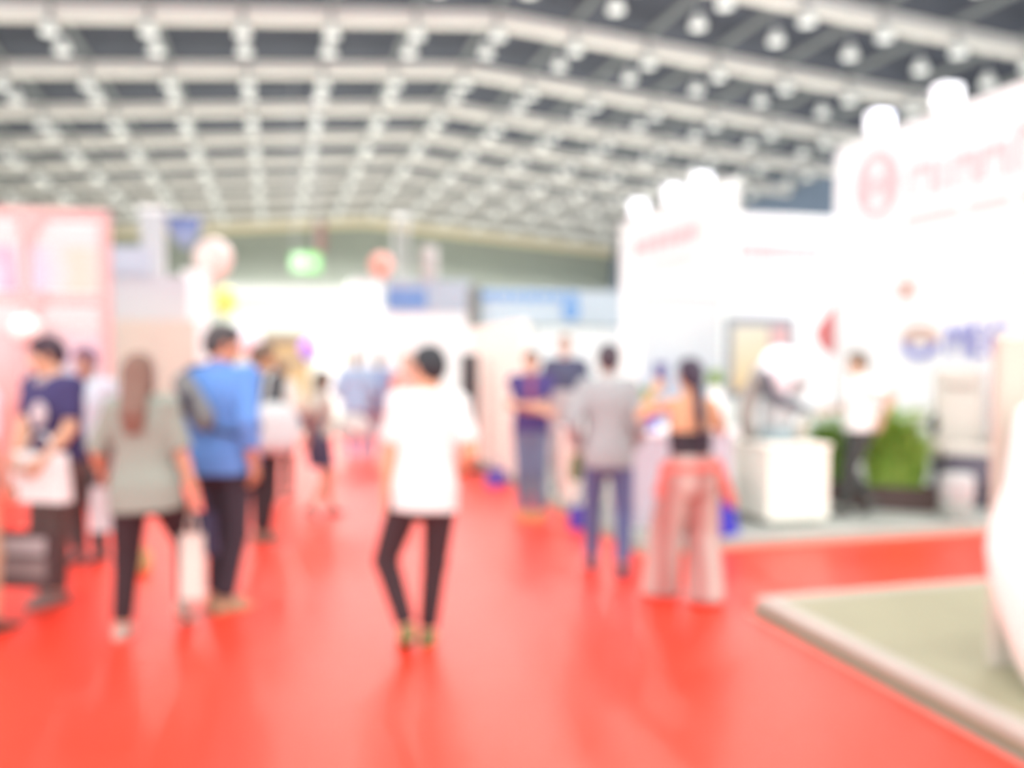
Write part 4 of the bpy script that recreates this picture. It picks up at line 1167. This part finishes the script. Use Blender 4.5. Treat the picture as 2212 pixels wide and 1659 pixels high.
# person in cream
make_person('person in cream top standing beyond the white shoulder bag', (.03, 10.26), -20, 1.58,
    [(-.08, .0, 4, 0), (.08, .03, -4, 0)], [(-.22, .16, .95), (.22, .16, .95)], 'f', (3, 0), (5, 8), 'bob', (150, 118, 92), (240, 190, 160),
    dict(m=cloth('cream_top', (250, 238, 222)), hem=.84, sleeve=1.5, off=.035, flare=.08, rs=(.068, .075, .06)), dict(m=cloth('brown_trousers', (110, 92, 88))), (120, 90, 80), .010)
# woman in navy skirt
G9 = make_person('short person in beige top and navy skirt striding with bare legs', (.41, 8.99), -72, 1.50,
    [(-.05, .15, 0, 0), (.05, -.15, 0, 30)], [(-.12, .26, .92), (.20, -.20, .84)], 'f', (4, 0), (10, 6), 'bob', (120, 104, 92), (226, 164, 136),
    dict(m=cloth('beige_top', (216, 204, 192)), hem=.98, sleeve=.9, off=.03), dict(m=cloth('navy_skirt', (88, 86, 112)), kind='skirt', hem=.60, wid=.185, name='skirt', top=1.06), (140, 108, 100), .009)
pr = [cone((.16, -.10, 1.04), (.20, -.32, .98), .075, .06, w=np.array([0, 0, 1.]), q=.5, k=.04), cone((.20, -.30, .98), (.20, -.36, .78), .085, .05, w=np.array([0, 1., 0]), q=.45, k=.04), cone((.18, -.14, .98), (.17, -.10, .74), .08, .07, w=np.array([0, 1., 0]), q=.45, k=.05)]
soft('jacket', 'navy jacket carried over the arm of the navy skirted person', 'jacket', G9, pr, cloth('navy_jacket', (100, 98, 122)), pname='folded_cloth')
pr = [ell((.05, .36, .94), (.09, .15, .10), k=.05), cone((.05, .26, .86), (.05, .46, .86), .08, .08, k=.06), cone((.03, .30, 1.0), (-.02, .27, 1.06), .02, .015, k=.03)]
soft('pouch_bag', 'white rounded bag held in front of the navy skirted person', 'bag', G9, pr, cloth('white_pouch', (244, 242, 236)))
# far couple in light blue
make_person('far person in light blue shirt, left of the pair beyond the aisle', (1.18, 13.4), -10, 1.68,
    [(-.09, .0, 4, 0), (.09, .03, -4, 0)], [(-.24, .14, .96), (.24, .12, .95)], 'm', (4, 0), (10, 10), 'short', (150, 128, 116), (230, 180, 150),
    dict(m=cloth('light_blue_shirt', (190, 214, 246)), hem=.80, sleeve=1.4, off=.05, flare=.06, rs=(.08, .08, .07)), dict(m=cloth('dusty_blue_trousers', (170, 172, 222))), (150, 140, 160), .010, build=1.1)
make_person('far person in light blue shirt and pale lavender trousers, right of the pair', (1.55, 13.75), -20, 1.66,
    [(-.09, .0, 4, 0), (.09, .03, -4, 0)], [(-.24, .14, .96), (.24, .12, .95)], 'm', (4, 0), (0, 10), 'short', (176, 166, 168), (236, 190, 164),
    dict(m=cloth('sky_shirt', (178, 198, 240)), hem=.78, sleeve=1.4, off=.05, flare=.06, rs=(.08, .08, .07)), dict(m=cloth('lavender_trousers', (230, 224, 240))), (200, 190, 200), .010, build=1.1)
make_person('person in coral top, mostly hidden behind the white shirted man', (1.60, 10.96), 150, 1.66,
    [(-.08, .0, -6, 0), (.08, .0, 6, 0)], [(-.2, .2, .95), (.22, .1, .92)], 'f', (0, 0), (0, 0), 'bob', (230, 190, 166), (255, 212, 188),
    dict(m=cloth('coral_top', (255, 190, 176)), hem=.88, sleeve=.9), dict(m=cloth('rose_trousers', (236, 190, 180))), (200, 150, 140), .010)
# man with crossed arms
G12 = make_person('man in dark purple polo and blue jeans standing with crossed arms', (2.47, 8.39), 163, 1.69,
    [(-.08, .03, -10, 0), (.075, .0, 10, 0)], [(.11, .225, 1.15), (-.12, .20, 1.09)], 'm', (0, 0), (0, 4), 'short', (110, 90, 80), (250, 196, 166),
    dict(m=cloth('purple_polo', (98, 84, 146)), hem=.90, sleeve=.72, off=.022, collar=cloth('polo_red_collar', (168, 104, 150))),
    dict(m=cloth('washed_jeans', (136, 148, 178)), cuff=.95, r=(.10, .078, .062)), (212, 170, 92), .008, poles=[(-1, -.35, -.7), (1, -.35, -.7)], curl=(.3, .3), palms=[(0, -1, 0), (0, -1, 0)])
sdf_obj('placket', [cone(G12.T(0, .138, 1.40), G12.T(0, .150, 1.24), .03, .03, w=np.array([1., 0, 0]), q=.4)], .006, cloth('red_placket', (186, 112, 150)), G12.root)
# man in grey jacket
G13 = make_person('man in pale grey jacket and blue jeans walking away near the counter', (2.39, 6.09), -20, 1.74,
    [(-.12, .17, 4, 0), (.11, -.06, -6, 0)], [(-.235, .06, .95), (.19, .10, .95)], 'm', (1, 0), (4, 2), 'short', (86, 74, 84), (245, 196, 170),
    dict(m=cloth('grey_jacket', (194, 198, 200)), hem=.83, sleeve=1.92, off=.026, flare=.07, rs=(.062, .056, .050), collar=cloth('jacket_collar', (224, 224, 222)), name='jacket'),
    dict(m=cloth('blue_jeans', (118, 130, 176)), cuff=.95, r=(.10, .070, .056)), (92, 86, 108), .007, build=.92, curl=(.9, .5))
pr = [cone(G13.wrist[0] + vec(0, .02, -.09), G13.wrist[0] + vec(-.01, .03, -.22), .045, .05, w=np.array([1., 0, 0]), q=.5)]
soft('pouch', 'green pouch in the left hand of the grey jacketed man', 'pouch', G13, pr, cloth('green_pouch', (128, 148, 96)))
# attendant
G14 = make_person('attendant in navy shirt and pale grey apron behind the cream counter', (3.17, 9.40), 150, 1.78,
    [(-.09, .0, -6, 0), (.09, .02, 6, 0)], [(-.22, .22, 1.08), (.22, .24, 1.10)], 'm', (3, 0), (10, 6), 'short', (196, 160, 140), (255, 222, 204),
    dict(m=cloth('navy_grey_shirt', (104, 106, 132)), hem=1.06, sleeve=.9), dict(m=cloth('pale_grey_apron', (224, 218, 218)), top=1.14, off=.03), (150, 150, 150), .009, z0=.082)
# woman in striped trousers
def stripes(name, a, b, n):
    m = mat(name, rgb(*a), rough=.9, spec=.1)
    nt = m.node_tree; b_ = nt.nodes['Principled BSDF']
    wv = nt.nodes.new('ShaderNodeTexWave'); wv.wave_type = 'BANDS'; wv.bands_direction = 'X'
    wv.inputs['Scale'].default_value = n; wv.inputs['Distortion'].default_value = 1.2
    wv.inputs['Phase Offset'].default_value = 2.2
    tc = [x for x in nt.nodes if x.type == 'TEX_COORD'][0]
    nt.links.new(tc.outputs['Object'], wv.inputs['Vector'])
    mx = nt.nodes.new('ShaderNodeMixRGB'); mx.inputs[1].default_value = (*rgb(*a), 1); mx.inputs[2].default_value = (*rgb(*b), 1)
    nt.links.new(wv.outputs['Fac'], mx.inputs[0]); nt.links.new(mx.outputs[0], b_.inputs['Base Color'])
    return m
G15 = make_person('woman with black ponytail, bare shoulders and wide striped trousers raising a phone', (2.655, 5.27), -8, 1.64,
    [(-.15, .18, 10, 0), (.10, -.04, -4, 0)], [(-.15, .33, 1.40), (.13, .34, 1.22)], 'f', (0, -1), (4, 0), 'pony', (70, 56, 76), (255, 196, 152),
    dict(m=cloth('black_band_top', (76, 70, 78)), hem=1.05, top=1.225, off=.014, flare=0, name='band_top'),
    dict(m=stripes('striped_cloth', (238, 216, 206), (206, 146, 140), 1.5), kind='wide', top=1.07, r=(.115, .118, .135), off=.016), (246, 200, 180), .007,
    poles=[(-.9, .2, -1), (.9, -.3, -.8)], curl=(.8, .8), palms=[(.2, 1, .2), (-.3, 1, .2)])
M_coral = cloth('coral_jacket', (255, 138, 126))
jk = []
for i in range(12):
    a0, a1 = 2 * PI * i / 12, 2 * PI * (i + 1) / 12
    jk.append(cone(G15.T(.185 * math.cos(a0), -.005 + .135 * math.sin(a0), .985), G15.T(.185 * math.cos(a1), -.005 + .135 * math.sin(a1), .985), .024, .024, k=.03))
jk += [cone(G15.T(.17, -.06, .98), G15.T(.25, -.08, .76), .07, .07, w=np.array([0, 1., 0]), q=.5, k=.03), cone(G15.T(-.17, -.02, .97), G15.T(-.215, .02, .80), .045, .04, k=.03)]
sdf_obj('tied_jacket', jk, .008, M_coral, G15.root)
hd = G15.wrist[0]; fd = unit(G15.wrist[0] - G15.elbow[0])
pc = hd + fd * .12 + vec(.0, .03, .02)
w = at(G15, pc)
r = thing('phone', 'dark phone held up by the ponytailed woman', 'phone', w, D2(-8))
m = MB(); m.box(-.042, .042, -.006, .006, -.085, .085, .004); m.build('case', mat('phone_case', rgb(92, 84, 150)), r)
m = MB(); m.box(-.037, .037, -.0075, -.006, -.078, .078); m.build('display', mat('phone_display', rgb(120, 112, 176), rough=.15), r)
# staff on the platform
make_person('staff member in white shirt and dark trousers striding on the grey platform', (5.48, 7.30), 70, 1.60,
    [(-.06, .17, 0, 0), (.06, -.17, 0, 28)], [(-.24, -.12, .95), (.22, .26, 1.0)], 'm', (3, 0), (10, 4), 'short', (128, 108, 88), (250, 206, 178),
    dict(m=mat('staff_white', (.86, .86, .84), rough=.85), hem=.92, sleeve=.75, off=.026, flare=.04, rs=(.068, .072, .06)), dict(m=cloth('charcoal_slacks', (92, 94, 92)), cuff=.95), (90, 90, 88), .008, z0=.084)
